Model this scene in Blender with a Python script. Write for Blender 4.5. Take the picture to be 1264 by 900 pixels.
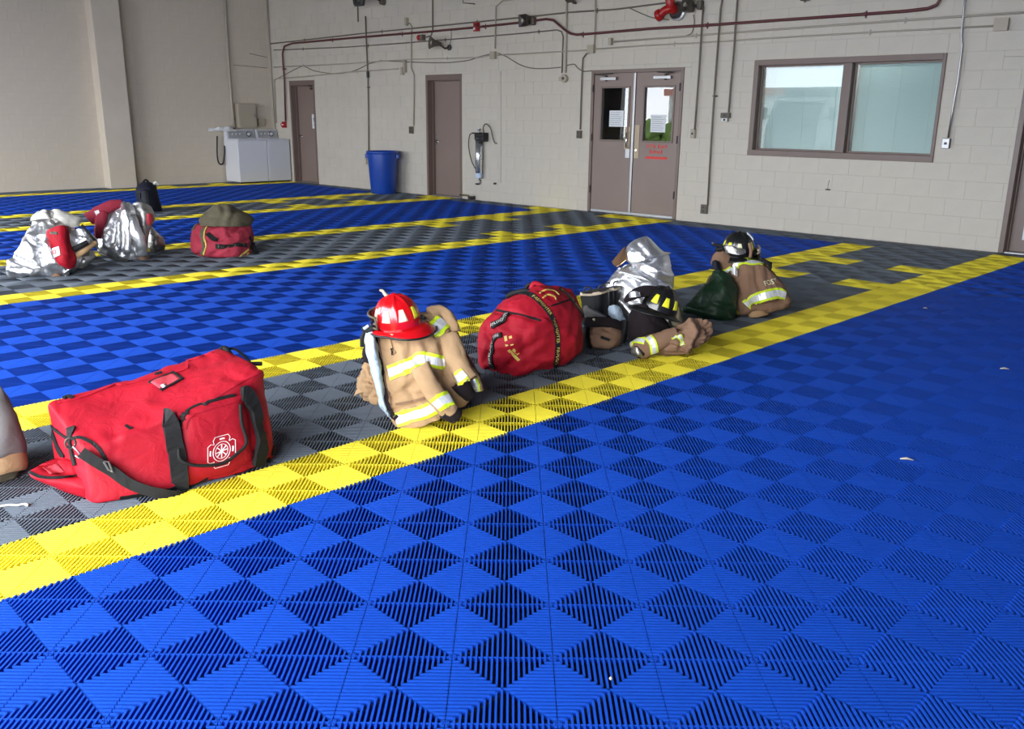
import bpy, bmesh, math, random
import numpy as np
from mathutils import Vector, Matrix, noise
from mathutils.bvhtree import BVHTree

random.seed(7)
C = bpy.context.scene.collection
sc = bpy.context.scene
for o in list(bpy.data.objects):
    bpy.data.objects.remove(o)

# ------------------------------------------------------------------ camera
F_PX, PITCH, YAW, ROLL = 1089.8, math.radians(15.68), 0.7852, 0.0104
EYE = Vector((1.6447, -1.6206, 1.4626))
_fw = Vector((-math.sin(YAW) * math.cos(PITCH), math.cos(YAW) * math.cos(PITCH), -math.sin(PITCH)))
_rt = Vector((math.cos(YAW), math.sin(YAW), 0))
_up = _rt.cross(_fw)
_r2 = _rt * math.cos(ROLL) + _up * math.sin(ROLL)
_u2 = -_rt * math.sin(ROLL) + _up * math.cos(ROLL)
cam = bpy.data.cameras.new('camera')
cam.sensor_fit = 'HORIZONTAL'; cam.sensor_width = 36.0
cam.lens = F_PX / 1264 * 36.0
cam.clip_start = 0.05; cam.clip_end = 200
co = bpy.data.objects.new('camera', cam); C.objects.link(co)
_m = Matrix((( _r2.x, _u2.x, -_fw.x, EYE.x), (_r2.y, _u2.y, -_fw.y, EYE.y), (_r2.z, _u2.z, -_fw.z, EYE.z), (0, 0, 0, 1)))
co.matrix_world = _m
sc.camera = co

# ------------------------------------------------------------------ exposure
sc.view_settings.view_transform = 'Standard'
sc.view_settings.look = 'None'
sc.view_settings.gamma = 1.0
sc.view_settings.use_curve_mapping = False
sc.view_settings.exposure = 0.0
sc.cycles.use_denoising = True
sc.cycles.max_bounces = 8
sc.cycles.diffuse_bounces = 4
sc.cycles.glossy_bounces = 4
sc.cycles.sample_clamp_indirect = 6.0
sc.cycles.caustics_reflective = False
sc.cycles.caustics_refractive = False

# ------------------------------------------------------------------ sky: bright overcast with soft clouds
w = bpy.data.worlds.new('sky'); sc.world = w; w.use_nodes = True
nt = w.node_tree; nt.nodes.clear()
out = nt.nodes.new('ShaderNodeOutputWorld'); bg = nt.nodes.new('ShaderNodeBackground')
tc = nt.nodes.new('ShaderNodeTexCoord'); nz = nt.nodes.new('ShaderNodeTexNoise'); rp = nt.nodes.new('ShaderNodeValToRGB')
nz.inputs['Scale'].default_value = 2.5; nz.inputs['Detail'].default_value = 5
rp.color_ramp.elements[0].position = 0.35; rp.color_ramp.elements[0].color = (0.74, 0.84, 1.0, 1)
rp.color_ramp.elements[1].position = 0.65; rp.color_ramp.elements[1].color = (1.0, 1.0, 1.0, 1)
nt.links.new(tc.outputs['Generated'], nz.inputs['Vector']); nt.links.new(nz.outputs['Fac'], rp.inputs['Fac'])
nt.links.new(rp.outputs['Color'], bg.inputs['Color']); nt.links.new(bg.outputs[0], out.inputs['Surface'])
SKY_STRENGTH = 14.8
bg.inputs['Strength'].default_value = SKY_STRENGTH

# the bay door openings in the front wall (x0, x1) ; the sky lights the hall through them
FRONT_Y = -3.1
BAYS = [(-16.2, -9.1), (-6.4, 2.6)]
BAY_TOP = 3.0
for (x0, x1) in BAYS:
    l = bpy.data.lights.new('bay_portal', 'AREA'); l.shape = 'RECTANGLE'; l.size = x1 - x0; l.size_y = BAY_TOP
    l.cycles.is_portal = True
    lo = bpy.data.objects.new('bay_portal', l); C.objects.link(lo)
    lo.location = ((x0 + x1) / 2, FRONT_Y - 0.1, BAY_TOP / 2)
    lo.rotation_euler = (math.radians(90), 0, 0)   # -Z points to +Y (into the hall)

# ------------------------------------------------------------------ measuring helpers (point at real depth)
def ray(px, py):
    return _fw + _r2 * ((px - 632) / F_PX) - _u2 * ((py - 450) / F_PX)
def on_floor(px, py, z=0.0):
    d = ray(px, py); return EYE + d * ((z - EYE.z) / d.z)
WA = Vector((-15.6, 9.28, 0)); WB = Vector((-1.7, 9.62, 0))
WU = (WB - WA).normalized(); WN = Vector((WU.y, -WU.x, 0))     # WN points into the room
WANG = math.atan2(WU.y, WU.x)
LEFT_X = -17.0
def wall_pt(px, py, d=0.0):                                     # point d metres in front of the back wall
    r = ray(px, py); t = ((WA - EYE).dot(WN) + d) / r.dot(WN); return EYE + r * t
def wall_s(p): return (p - WA).dot(WU)                           # distance along the wall from WA
def W(s, z, d=0.0): return WA + WU * s + WN * d + Vector((0, 0, z))
def left_pt(px, py, d=0.0):
    r = ray(px, py); t = (LEFT_X + d - EYE.x) / r.x; return EYE + r * t

# ------------------------------------------------------------------ materials
def mat(name, col, rough=0.6, metal=0.0, spec=0.5, var=0.0, vscale=6.0, bump=0.0, bscale=60.0, sheen=0.0, coat=0.0, alpha=1.0, trans=0.0, weave=0.0):
    m = bpy.data.materials.new(name); m.use_nodes = True
    n = m.node_tree; b = n.nodes['Principled BSDF']
    b.inputs['Base Color'].default_value = (*col, 1); b.inputs['Roughness'].default_value = rough
    b.inputs['Metallic'].default_value = metal; b.inputs['Specular IOR Level'].default_value = spec
    b.inputs['Sheen Weight'].default_value = sheen; b.inputs['Coat Weight'].default_value = coat
    b.inputs['Transmission Weight'].default_value = trans; b.inputs['Alpha'].default_value = alpha
    t = n.nodes.new('ShaderNodeTexCoord')
    if var > 0:
        z = n.nodes.new('ShaderNodeTexNoise'); z.inputs['Scale'].default_value = vscale; z.inputs['Detail'].default_value = 6
        r = n.nodes.new('ShaderNodeValToRGB')
        r.color_ramp.elements[0].position = 0.3; r.color_ramp.elements[1].position = 0.7
        r.color_ramp.elements[0].color = (*[c * (1 - var) for c in col], 1)
        r.color_ramp.elements[1].color = (*[min(1, c * (1 + var)) for c in col], 1)
        n.links.new(t.outputs['Object'], z.inputs['Vector']); n.links.new(z.outputs['Fac'], r.inputs['Fac'])
        n.links.new(r.outputs['Color'], b.inputs['Base Color'])
    if bump > 0:
        z = n.nodes.new('ShaderNodeTexNoise'); z.inputs['Scale'].default_value = bscale; z.inputs['Detail'].default_value = 4
        p = n.nodes.new('ShaderNodeBump'); p.inputs['Strength'].default_value = bump; p.inputs['Distance'].default_value = 0.01
        n.links.new(t.outputs['Object'], z.inputs['Vector']); n.links.new(z.outputs['Fac'], p.inputs['Height'])
        n.links.new(p.outputs['Normal'], b.inputs['Normal'])
    return m
def lin(r, g, b):
    f = lambda c: (c / 255 / 12.92) if c / 255 <= 0.04045 else ((c / 255 + 0.055) / 1.055) ** 2.4
    return (f(r), f(g), f(b))
MT = {}
MT['blue'] = mat('tile_blue', (0.006, 0.062, 0.43), 0.6, spec=0.16, var=0.08, vscale=1.2)
MT['yellow'] = mat('tile_yellow', (0.93, 0.79, 0.055), 0.6, spec=0.16, var=0.05, vscale=1.2)
MT['grey'] = mat('tile_grey', (0.135, 0.158, 0.19), 0.6, spec=0.16, var=0.08, vscale=1.2)
MT['slab'] = mat('concrete_slab', (0.05, 0.05, 0.05), 0.9)
MT['apron'] = mat('concrete_apron', (0.38, 0.37, 0.35), 0.9, var=0.1, vscale=1)
MT['wall'] = mat('painted_block', lin(208, 201, 188), 0.55, spec=0.35, var=0.035, vscale=2.5, bump=0.35, bscale=90)
MT['joint'] = mat('painted_mortar', lin(201, 194, 181), 0.7, var=0.04, vscale=3)
MT['wall_l'] = mat('painted_block_left', lin(216, 205, 189), 0.55, spec=0.35, var=0.05, vscale=2.0, bump=0.35, bscale=90)
MT['joint_l'] = mat('painted_mortar_left', lin(206, 195, 180), 0.7, var=0.04, vscale=3)
MT['ceil'] = mat('ceiling_paint', (0.13, 0.125, 0.12), 0.8)
MT['wall_r'] = mat('grey_paint', (0.22, 0.21, 0.20), 0.8)
MT['frame'] = mat('brown_frame', lin(122, 104, 96), 0.4, var=0.04)
MT['door'] = mat('taupe_door', lin(140, 122, 114), 0.42, var=0.05, vscale=1.5)
MT['steel'] = mat('brushed_steel', (0.45, 0.45, 0.46), 0.42, metal=1)
MT['chrome'] = mat('chrome', (0.8, 0.8, 0.8), 0.12, metal=1)
MT['black'] = mat('black_plastic', (0.012, 0.012, 0.013), 0.45)
MT['dark'] = mat('dark_bronze', (0.045, 0.04, 0.035), 0.5)
MT['white'] = mat('white_enamel', (0.80, 0.82, 0.86), 0.3)
MT['paper'] = mat('paper', (0.82, 0.85, 0.88), 0.8)
MT['ink'] = mat('grey_ink', (0.30, 0.32, 0.36), 0.8)
MT['redink'] = mat('red_lettering', (0.80, 0.06, 0.05), 0.6)
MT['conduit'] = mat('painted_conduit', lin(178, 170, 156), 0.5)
MT['conduit_d'] = mat('dark_conduit', lin(112, 104, 94), 0.5)  # darker conduit tone, also on cables and small boxes
MT['maroon'] = mat('maroon_pipe', lin(96, 48, 50), 0.4)
MT['red'] = mat('signal_red', (0.42, 0.012, 0.012), 0.35)
MT['beige'] = mat('beige_metal', lin(178, 168, 150), 0.5)
MT['grille'] = mat('speaker_grey', lin(92, 86, 76), 0.5)
MT['can'] = mat('blue_bin', (0.008, 0.06, 0.38), 0.4, var=0.06)
MT['blind'] = mat('blind_slat', lin(214, 224, 222), 0.5)
MT['tan'] = mat('brass_plate', lin(190, 172, 146), 0.5)

def glass_mat(name, tint, refl):
    m = bpy.data.materials.new(name); m.use_nodes = True; n = m.node_tree; n.nodes.clear()
    o = n.nodes.new('ShaderNodeOutputMaterial'); mx = n.nodes.new('ShaderNodeMixShader')
    t = n.nodes.new('ShaderNodeBsdfTransparent'); g = n.nodes.new('ShaderNodeBsdfGlossy'); f = n.nodes.new('ShaderNodeFresnel')
    t.inputs['Color'].default_value = (*tint, 1); g.inputs['Roughness'].default_value = 0.01; f.inputs['IOR'].default_value = refl
    n.links.new(f.outputs[0], mx.inputs[0]); n.links.new(t.outputs[0], mx.inputs[1]); n.links.new(g.outputs[0], mx.inputs[2])
    n.links.new(mx.outputs[0], o.inputs['Surface']); return m
MT['glass'] = glass_mat('window_glass', (0.90, 0.95, 0.95), 1.40)
MT['glass_d'] = glass_mat('door_glass', (0.75, 0.78, 0.78), 1.8)

# ------------------------------------------------------------------ mesh helpers
class MB:
    def __init__(s): s.v = []; s.f = []; s.mi = []; s.mats = []
    def _m(s, m):
        if m not in s.mats: s.mats.append(m)
        return s.mats.index(m)
    def add(s, vs, fs, m=None):
        k = len(s.v); s.v += [tuple(v) for v in vs]; s.f += [tuple(i + k for i in f) for f in fs]
        s.mi += [s._m(m)] * len(fs); return s
    def box(s, x0, x1, y0, y1, z0, z1, m=None, T=None):
        vs = [Vector(p) for p in ((x0,y0,z0),(x1,y0,z0),(x1,y1,z0),(x0,y1,z0),(x0,y0,z1),(x1,y0,z1),(x1,y1,z1),(x0,y1,z1))]
        if T is not None: vs = [T @ v for v in vs]
        return s.add(vs, [(0,3,2,1),(4,5,6,7),(0,1,5,4),(1,2,6,5),(2,3,7,6),(3,0,4,7)], m)
    def tube(s, pts, r, m=None, n=8, caps=True):
        pts = [Vector(p) for p in pts]; N = len(pts)
        rr = r if isinstance(r, (list, tuple)) else [r] * N
        tang = []
        for i in range(N):
            a = pts[max(0, i - 1)]; b = pts[min(N - 1, i + 1)]; t = (b - a)
            tang.append(t.normalized() if t.length > 1e-9 else Vector((0, 0, 1)))
        ref = Vector((0, 0, 1)) if abs(tang[0].z) < 0.9 else Vector((1, 0, 0))
        u = tang[0].cross(ref).normalized(); vs = []; fs = []
        for i in range(N):
            u = (u - tang[i] * u.dot(tang[i])); u = u.normalized() if u.length > 1e-6 else tang[i].orthogonal().normalized()
            w_ = tang[i].cross(u)
            for k in range(n):
                a = 2 * math.pi * k / n; vs.append(pts[i] + (u * math.cos(a) + w_ * math.sin(a)) * rr[i])
        for i in range(N - 1):
            for k in range(n):
                a = i * n + k; b = i * n + (k + 1) % n; fs.append((a, b, b + n, a + n))
        if caps: fs.append(tuple(range(n - 1, -1, -1))); fs.append(tuple(range((N - 1) * n, N * n)))
        return s.add(vs, fs, m)
    def lathe(s, prof, m=None, n=24, T=None, cap0=True, cap1=True):   # prof: (r, z)
        vs = []; fs = []
        for (r, z) in prof:
            for k in range(n):
                a = 2 * math.pi * k / n; vs.append(Vector((r * math.cos(a), r * math.sin(a), z)))
        for i in range(len(prof) - 1):
            for k in range(n):
                a = i * n + k; b = i * n + (k + 1) % n; fs.append((a, b, b + n, a + n))
        if cap0: fs.append(tuple(range(n - 1, -1, -1)))
        if cap1: fs.append(tuple(range((len(prof) - 1) * n, len(prof) * n)))
        if T is not None: vs = [T @ v for v in vs]
        return s.add(vs, fs, m)
    def build(s, name, parent=None, smooth=False, bevel=0.0, m=None, origin=None):
        me = bpy.data.meshes.new(name)
        vs = s.v
        if origin is not None: vs = [tuple(Vector(v) - Vector(origin)) for v in vs]
        me.from_pydata(vs, [], s.f); 
        ms = [m] if m else [q for q in s.mats if q]
        for q in ms: me.materials.append(q)
        if not m and len(s.mats) > 1: me.polygons.foreach_set('material_index', s.mi)
        me.validate(); me.update()
        if smooth:
            me.polygons.foreach_set('use_smooth', [True] * len(me.polygons))
        o = bpy.data.objects.new(name, me); C.objects.link(o)
        if origin is not None: o.location = origin
        if parent:
            o.parent = parent
            if origin is None and parent.get('_w'): pass
        if bevel > 0:
            b = o.modifiers.new('bevel', 'BEVEL'); b.width = bevel; b.segments = 2; b.limit_method = 'ANGLE'; b.angle_limit = math.radians(40)
        return o
def empty(name, label, cat, loc=(0, 0, 0), group=None, rotz=0.0):
    o = bpy.data.objects.new(name, None); C.objects.link(o); o.location = loc; o.rotation_euler = (0, 0, rotz)
    o.empty_display_size = 0.1
    o['label'] = label; o['category'] = cat
    if group: o['group'] = group
    return o
def tag(o, label, cat, group=None):
    o['label'] = label; o['category'] = cat
    if group: o['group'] = group
    return o
def struct(o): o['kind'] = 'structure'; return o
def put(o, parent):                                       # parent o while keeping its world place (parent only translated / rotated about z)
    o.parent = parent
    o.matrix_parent_inverse = (Matrix.Translation(parent.location) @ parent.rotation_euler.to_matrix().to_4x4()).inverted()
    return o
def cat_rom(pts, n):
    pts = [Vector(p) for p in pts]; out_ = []
    for i in range(len(pts) - 1):
        p0 = pts[max(0, i - 1)]; p1 = pts[i]; p2 = pts[i + 1]; p3 = pts[min(len(pts) - 1, i + 2)]
        for k in range(n):
            t = k / n
            out_.append(0.5 * ((2 * p1) + (p2 - p0) * t + (2 * p0 - 5 * p1 + 4 * p2 - p3) * t * t + (3 * p1 - p0 - 3 * p2 + p3) * t ** 3))
    out_.append(pts[-1]); return out_
# ================================================================== SETTING
# ---- floor slab and interlocking tiles
fl = MB().box(LEFT_X - 0.3, 4.6, FRONT_Y, 9.95, -0.22, -0.019, MT['slab'])
floor = struct(fl.build('floor'))
MB().box(LEFT_X - 1, 5.2, FRONT_Y - 16, FRONT_Y, -0.25, -0.02, MT['apron']).build('ground', None)['kind'] = 'structure'
T_ = 0.4; Q = 0.2
PITCH_R = 0.2 * math.sqrt(2) / 19
RW = 0.0030          # half width of a rib
RD = -0.0165         # bottom of the ribs
def clip_seg(p, d, x0, x1, y0, y1):
    lo, hi = -9.0, 9.0
    for (o_, dd, a, b) in ((p[0], d[0], x0, x1), (p[1], d[1], y0, y1)):
        t0 = (a - o_) / dd; t1 = (b - o_) / dd
        if t0 > t1: t0, t1 = t1, t0
        lo = max(lo, t0); hi = min(hi, t1)
    return lo, hi
def tile_geo(x0, x1, y0, y1, far=False, dark_first=True, split=True):
    """ribs of one tile whose south-west quadrant starts at (x0,y0); full quadrants are Q wide, clipped to x1,y1"""
    vs = []; fs = []
    s2 = math.sqrt(0.5)
    def bar(ax, ay, bx, by, hw, z0=RD, z1=0.0):
        dx, dy = bx - ax, by - ay; L = math.hypot(dx, dy)
        if L < 0.004: return
        nx, ny = -dy / L * hw, dx / L * hw; k = len(vs)
        for z in (z0, z1):
            vs.extend([(ax - nx, ay - ny, z), (bx - nx, by - ny, z), (bx + nx, by + ny, z), (ax + nx, ay + ny, z)])
        fs.extend([(k+4,k+5,k+6,k+7), (k,k+1,k+5,k+4), (k+1,k+2,k+6,k+5), (k+2,k+3,k+7,k+6), (k+3,k,k+4,k+7)])
    for qi in (0, 1):
        for qj in (0, 1):
            ax0 = x0 + qi * Q; ay0 = y0 + qj * Q; ax1 = min(ax0 + Q, x1); ay1 = min(ay0 + Q, y1)
            if ay1 - ay0 < 0.01 or ax1 - ax0 < 0.01: continue
            dark = (qi + qj) % 2 == (0 if dark_first else 1)
            cx, cy = ax0 + Q / 2, ay0 + Q / 2
            d = (-s2, s2) if dark else (s2, s2); nrm = (d[1], -d[0])
            for k in range(19):
                off = (k - 9) * PITCH_R
                p = (cx + nrm[0] * off, cy + nrm[1] * off)
                lo, hi = clip_seg(p, d, ax0, ax1, ay0, ay1)
                if hi - lo < 0.003: continue
                if not dark and split and lo < -0.006 and hi > 0.006:
                    for (a, b) in ((lo, -0.0012), (0.0012, hi)):
                        bar(p[0] + d[0]*a, p[1] + d[1]*a, p[0] + d[0]*b, p[1] + d[1]*b, RW)
                else:
                    bar(p[0] + d[0]*lo, p[1] + d[1]*lo, p[0] + d[0]*hi, p[1] + d[1]*hi, RW)
            if dark:
                lo, hi = clip_seg((cx, cy), nrm, ax0, ax1, ay0, ay1)
                bar(cx + nrm[0]*lo, cy + nrm[1]*lo, cx + nrm[0]*hi, cy + nrm[1]*hi, 0.0016, RD, -0.0008)
    # interlocking edge loops at the corners
    if not far:
        for (ax, ay) in ((x0 + 0.012, y0 + 0.012), (x0 + 0.388, y0 + 0.388)):
            bar(ax - 0.008, ay, ax + 0.008, ay, 0.004, -0.012, -0.003)
    return vs, fs
def zone(i, j):
    """colour of the tile whose south-west corner is (i, j) in 0.2 m units"""
    stub = j in (31, 37)
    if i >= -6: return 'blue'
    if i == -8: return 'yellow'
    if -14 <= i <= -10:
        if i == -10 and stub: return 'yellow'
        if i == -14 and stub: return 'yellow'
        return 'grey'
    if i == -16: return 'yellow' if j <= 43 else 'grey'
    if -30 <= i <= -18: return 'blue' if j <= 43 else 'grey'
    if i == -32: return 'yellow'
    if -40 <= i <= -34:
        if stub and i in (-34, -40): return 'yellow'
        if j >= 45 and i in (-34, -36): return 'yellow'
        return 'grey'
    if i == -42: return 'yellow'
    if -54 <= i <= -44: return 'blue' if j <= 43 else ('yellow' if i == -44 else 'grey')
    if i == -56: return 'yellow' if j <= 43 or j >= 45 else 'grey'
    if -62 <= i <= -58:
        if stub and i in (-58, -62): return 'yellow'
        return 'yellow' if (j >= 45 and i == -58) else 'grey'
    if i == -64: return 'yellow' if j <= 43 else 'grey'
    if -80 <= i <= -66: return 'blue' if j <= 43 else 'grey'
    if i == -82: return 'yellow'
    return 'yellow' if (i == -84 and stub) else 'grey'
def proj_ok(x, y, mx=70):
    d = Vector((x, y, 0)) - EYE; z = d.dot(_fw)
    if z < 0.35: return False
    px = 632 + F_PX * d.dot(_r2) / z; py = 450 - F_PX * d.dot(_u2) / z
    return -mx < px < 1264 + mx and py < 900 + 420
meshes = {}
gv, gf = tile_geo(-0.2, 0.2, -0.2, 0.2)
# checker phase: quadrant [0,1]x[-1,0] (units of 0.2 m) is a cross-ribbed one; tile corners lie on even x, odd y
for c in ('blue', 'yellow', 'grey'):
    me = bpy.data.meshes.new('tile_' + c); me.from_pydata(gv, [], gf); me.materials.append(MT[c]); me.update(); meshes[c] = me
near = []; far = {'blue': [], 'yellow': [], 'grey': []}; plain = {'blue': [], 'yellow': [], 'grey': []}
for i in range(-86, 22, 2):
    for j in range(-17, 47, 2):
        x, y = (i + 1) * Q, (j + 1) * Q
        if i == -86 and x - 0.2 < LEFT_X - 0.1: pass
        ok = any(proj_ok(x + a, y + b) for a in (-.2, .2) for b in (-.2, .2))
        dd = (Vector((x, y, 0)) - EYE).length
        (near if ok and j < 45 else plain[zone(i, j)]).append((dd, i, j)) if not (j >= 45) else None
        if j >= 45 and ok: far[zone(i, j)].append((i, j))
near.sort()
for (dd, i, j) in near[300:]:
    far[zone(i, j)].append((i, j))
for (dd, i, j) in near[:300]:
    o = bpy.data.objects.new('tile', meshes[zone(i, j)]); C.objects.link(o); o.parent = floor
    o.location = ((i + 1) * Q, (j + 1) * Q, 0)
def wall_y(x): return WA.y + (x - WA.x) * (WU.y / WU.x)
gvn, gfn = np.array(tile_geo(-0.2, 0.2, -0.2, 0.2, far=True, split=False)[0]), tile_geo(-0.2, 0.2, -0.2, 0.2, far=True, split=False)[1]
for c, L in far.items():
    V = []; Fc = []; k = 0
    for (i, j) in L:
        if j >= 45:
            ymax = wall_y((i + 0.0) * Q) - 0.012
            lx0 = max(i * Q, LEFT_X + 0.012)
            vs, fs = tile_geo(i * Q, (i + 2) * Q, j * Q, min((j + 2) * Q, ymax), far=True, split=False)
            vs = np.array(vs); fs = np.array(fs)
        else:
            vs = gvn + np.array([(i + 1) * Q, (j + 1) * Q, 0]); fs = np.array(gfn)
        V.append(vs); Fc.append(fs + k); k += len(vs)
    V = np.concatenate(V); Fc = np.concatenate(Fc)
    if True:
        V[:, 0] = np.maximum(V[:, 0], LEFT_X + 0.01)
    me = bpy.data.meshes.new('far_tiles'); me.vertices.add(len(V)); me.vertices.foreach_set('co', V.ravel())
    me.loops.add(Fc.size); me.loops.foreach_set('vertex_index', Fc.ravel().astype(np.int32))
    me.polygons.add(len(Fc)); me.polygons.foreach_set('loop_start', np.arange(0, Fc.size, 4, dtype=np.int32))
    me.update(calc_edges=True); me.materials.append(MT[c])
    o = bpy.data.objects.new('tile_field', me); C.objects.link(o); o.parent = floor; o['kind'] = 'stuff'
for c, L in plain.items():                                # outside the view: tiles without their ribs
    mb = MB()
    for (dd, i, j) in L:
        if i * Q < LEFT_X: continue
        mb.box(i*Q + .001, (i+2)*Q - .001, j*Q + .001, (j+2)*Q - .001, -0.0165, -0.001, MT[c])
    if mb.v:
        o = mb.build('tile_field', floor); o['kind'] = 'stuff'
# last strip between the tiles and the back wall
mb = MB()
for i in range(-85, 22, 2):
    x0, x1 = max(i * Q, LEFT_X + 0.02), (i + 2) * Q
    a = wall_y(x0) - 0.01
    if a > 9.43: mb.add([(x0,9.41,-.001),(x1-.004,9.41,-.001),(x1-.004,wall_y(x1)-.01,-.001),(x0,a,-.001)], [(0,1,2,3)], MT['grey'])
o = mb.build('border_strip', floor); o['kind'] = 'stuff'

# ---- walls of painted concrete block
COURSE = 0.2065; Z0 = -0.04; BL = 0.4064
WALL_TOP = 5.6
def subtract(r, holes):
    rects = [r]
    for (hx0, hx1, hz0, hz1) in holes:
        nxt = []
        for (x0, x1, z0, z1) in rects:
            if hx1 <= x0 or hx0 >= x1 or hz1 <= z0 or hz0 >= z1: nxt.append((x0, x1, z0, z1)); continue
            if z0 < hz0: nxt.append((x0, x1, z0, hz0))
            if z1 > hz1: nxt.append((x0, x1, hz1, z1))
            a, b = max(z0, hz0), min(z1, hz1)
            if x0 < hx0: nxt.append((x0, hx0, a, b))
            if x1 > hx1: nxt.append((hx1, x1, a, b))
        rects = nxt
    return [r for r in rects if r[1]-r[0] > 0.012 and r[3]-r[2] > 0.012]
def block_mesh(w_, h_, m, dep=0.008, bv=0.0018):
    """a block face standing proud of the mortar, local x 0..w, z 0..h, front at y=0, chamfered edge"""
    vs = [(0, dep, 0), (w_, dep, 0), (w_, dep, h_), (0, dep, h_), (0, bv, 0), (w_, bv, 0), (w_, bv, h_), (0, bv, h_),
          (bv, 0, bv), (w_-bv, 0, bv), (w_-bv, 0, h_-bv), (bv, 0, h_-bv)]
    fs = [(8,9,10,11)] + [(a, (a+1) % 4, (a+1) % 4 + 4, a + 4) for a in range(4)] + [(a+4, (a+1) % 4 + 4, (a+1) % 4 + 8, a + 8) for a in range(4)]
    return vs, fs
def block_wall(name, origin, ang, s0, s1, holes, m, mj, phase, thick=0.24, vis=None, top=WALL_TOP):
    """wall plane through origin, local x along the wall, local -y faces the room"""
    par = MB()
    for (a, b, c, d) in subtract((s0, s1, -0.04, top), holes):
        par.box(a, b, 0.0035, thick, c, d, mj)
    wo = par.build(name); wo.location = origin; wo.rotation_euler = (0, 0, ang); struct(wo)
    J = 0.0020; cand = []
    nrow = int((top - Z0) / COURSE) + 1
    full = None; cache = {}
    for r in range(nrow):
        za, zb = Z0 + r * COURSE, min(Z0 + (r + 1) * COURSE, top)
        if zb - za < 0.02: continue
        ph = phase + (BL / 2 if r % 2 else 0)
        k0 = math.floor((s0 - ph) / BL)
        x = ph + k0 * BL
        while x < s1:
            for (a, b, c, d) in subtract((max(x, s0), min(x + BL, s1), za, zb), holes):
                cand.append((a + J, b - J, c + J, d - J))
            x += BL
    R = Matrix.Rotation(ang, 4, 'Z'); Oo = Vector(origin)
    def dist(q):
        p = Oo + R @ Vector(((q[0]+q[1])/2, 0, (q[2]+q[3])/2)); dd = (p - EYE); z = dd.dot(_fw)
        px = 632 + F_PX * dd.dot(_r2) / z if z > 0 else -9999; py = 450 - F_PX * dd.dot(_u2) / z if z > 0 else -9999
        seen = z > 0 and -20 < px < 1284 and -20 < py
        return (0 if seen else 1, dd.length)
    cand.sort(key=dist)
    rest = MB(); rr = random.Random(3)
    for n_, (a, b, c, d) in enumerate(cand):
        if n_ < 300:
            key = (round(b - a, 3), round(d - c, 3))
            if key not in cache:
                vs, fs = block_mesh(b - a, d - c, m); me = bpy.data.meshes.new('block'); me.from_pydata(vs, [], fs); me.materials.append(m); cache[key] = me
            o = bpy.data.objects.new('block', cache[key]); C.objects.link(o); o.parent = wo
            o.location = (a, rr.uniform(-0.0006, 0.0006), c)
        else:
            vs, fs = block_mesh(b - a, d - c, m); dy = rr.uniform(-0.0006, 0.0006)
            rest.add([(v[0] + a, v[1] + dy, v[2] + c) for v in vs], fs, m)
    o = rest.build('blockwork', wo); o['kind'] = 'stuff'
    return wo
def sx(px, py): return wall_s(wall_pt(px, py))
def zx(px, py): return wall_pt(px, py).z
D1 = (sx(357, 99), sx(390, 150), 2.17); D2 = (sx(526.5, 150), sx(570, 150), 2.19)
DD = (sx(729, 150), sx(840, 170), 2.17); DR = (sx(1232, 310), sx(1232, 310) + 1.02, 2.16)
WN_ = (sx(928, 130), sx(1161, 130), 0.985, 2.225)
holes = [(D1[0], D1[1], -0.04, D1[2]), (D2[0], D2[1], -0.04, D2[2]), (DD[0], DD[1], -0.04, DD[2]), (DR[0], DR[1], -0.04, DR[2]), WN_]
S_L = (LEFT_X - WA.x) / WU.x
S_R = (4.6 - WA.x) / WU.x
pj = wall_s(wall_pt(1140 + 195/2.727, 265/2.727))
# row of that joint: between z 1.82 and 2.05 -> row 9
wall_back = block_wall('wall_back', WA, WANG, S_L - 0.01, S_R, holes, MT['wall'], MT['joint'], (pj - BL / 2) % BL)
wall_left = block_wall('wall_left', Vector((LEFT_X, 0, 0)), math.pi / 2, FRONT_Y, 9.3, [], MT['wall_l'], MT['joint_l'], 0.1)
# rotated by +90 deg local x runs along +Y and local -y faces +X (the room)

# pier on the left wall
pb = [left_pt(137, 231, 0.3), left_pt(169.5, 229, 0.3)]
py0, py1 = pb[0].y, pb[1].y
pier = MB().box(LEFT_X - 0.02, LEFT_X + 0.3, py0, py1, -0.02, WALL_TOP, MT['wall_l']).build('trim_1', bevel=0.01); struct(pier)
# remaining shell, never in view: ceiling, right wall, front wall with the bay openings
struct(MB().box(LEFT_X - 0.3, 4.8, FRONT_Y - 0.2, 10.0, WALL_TOP - 0.01, WALL_TOP + 0.2, MT['ceil']).build('ceiling'))
struct(MB().box(4.6, 4.8, FRONT_Y, 9.6, -0.04, WALL_TOP, MT['wall_r']).build('wall_right'))
fw = MB(); xs = [LEFT_X - 0.2] + [v for b in BAYS for v in b] + [4.8]
for k in range(0, len(xs), 2): fw.box(xs[k], xs[k + 1], FRONT_Y - 0.2, FRONT_Y, -0.04, WALL_TOP, MT['wall_r'])
for (a, b) in BAYS: fw.box(a, b, FRONT_Y - 0.2, FRONT_Y, BAY_TOP, WALL_TOP, MT['wall_r'])
struct(fw.build('wall_front'))
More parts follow.
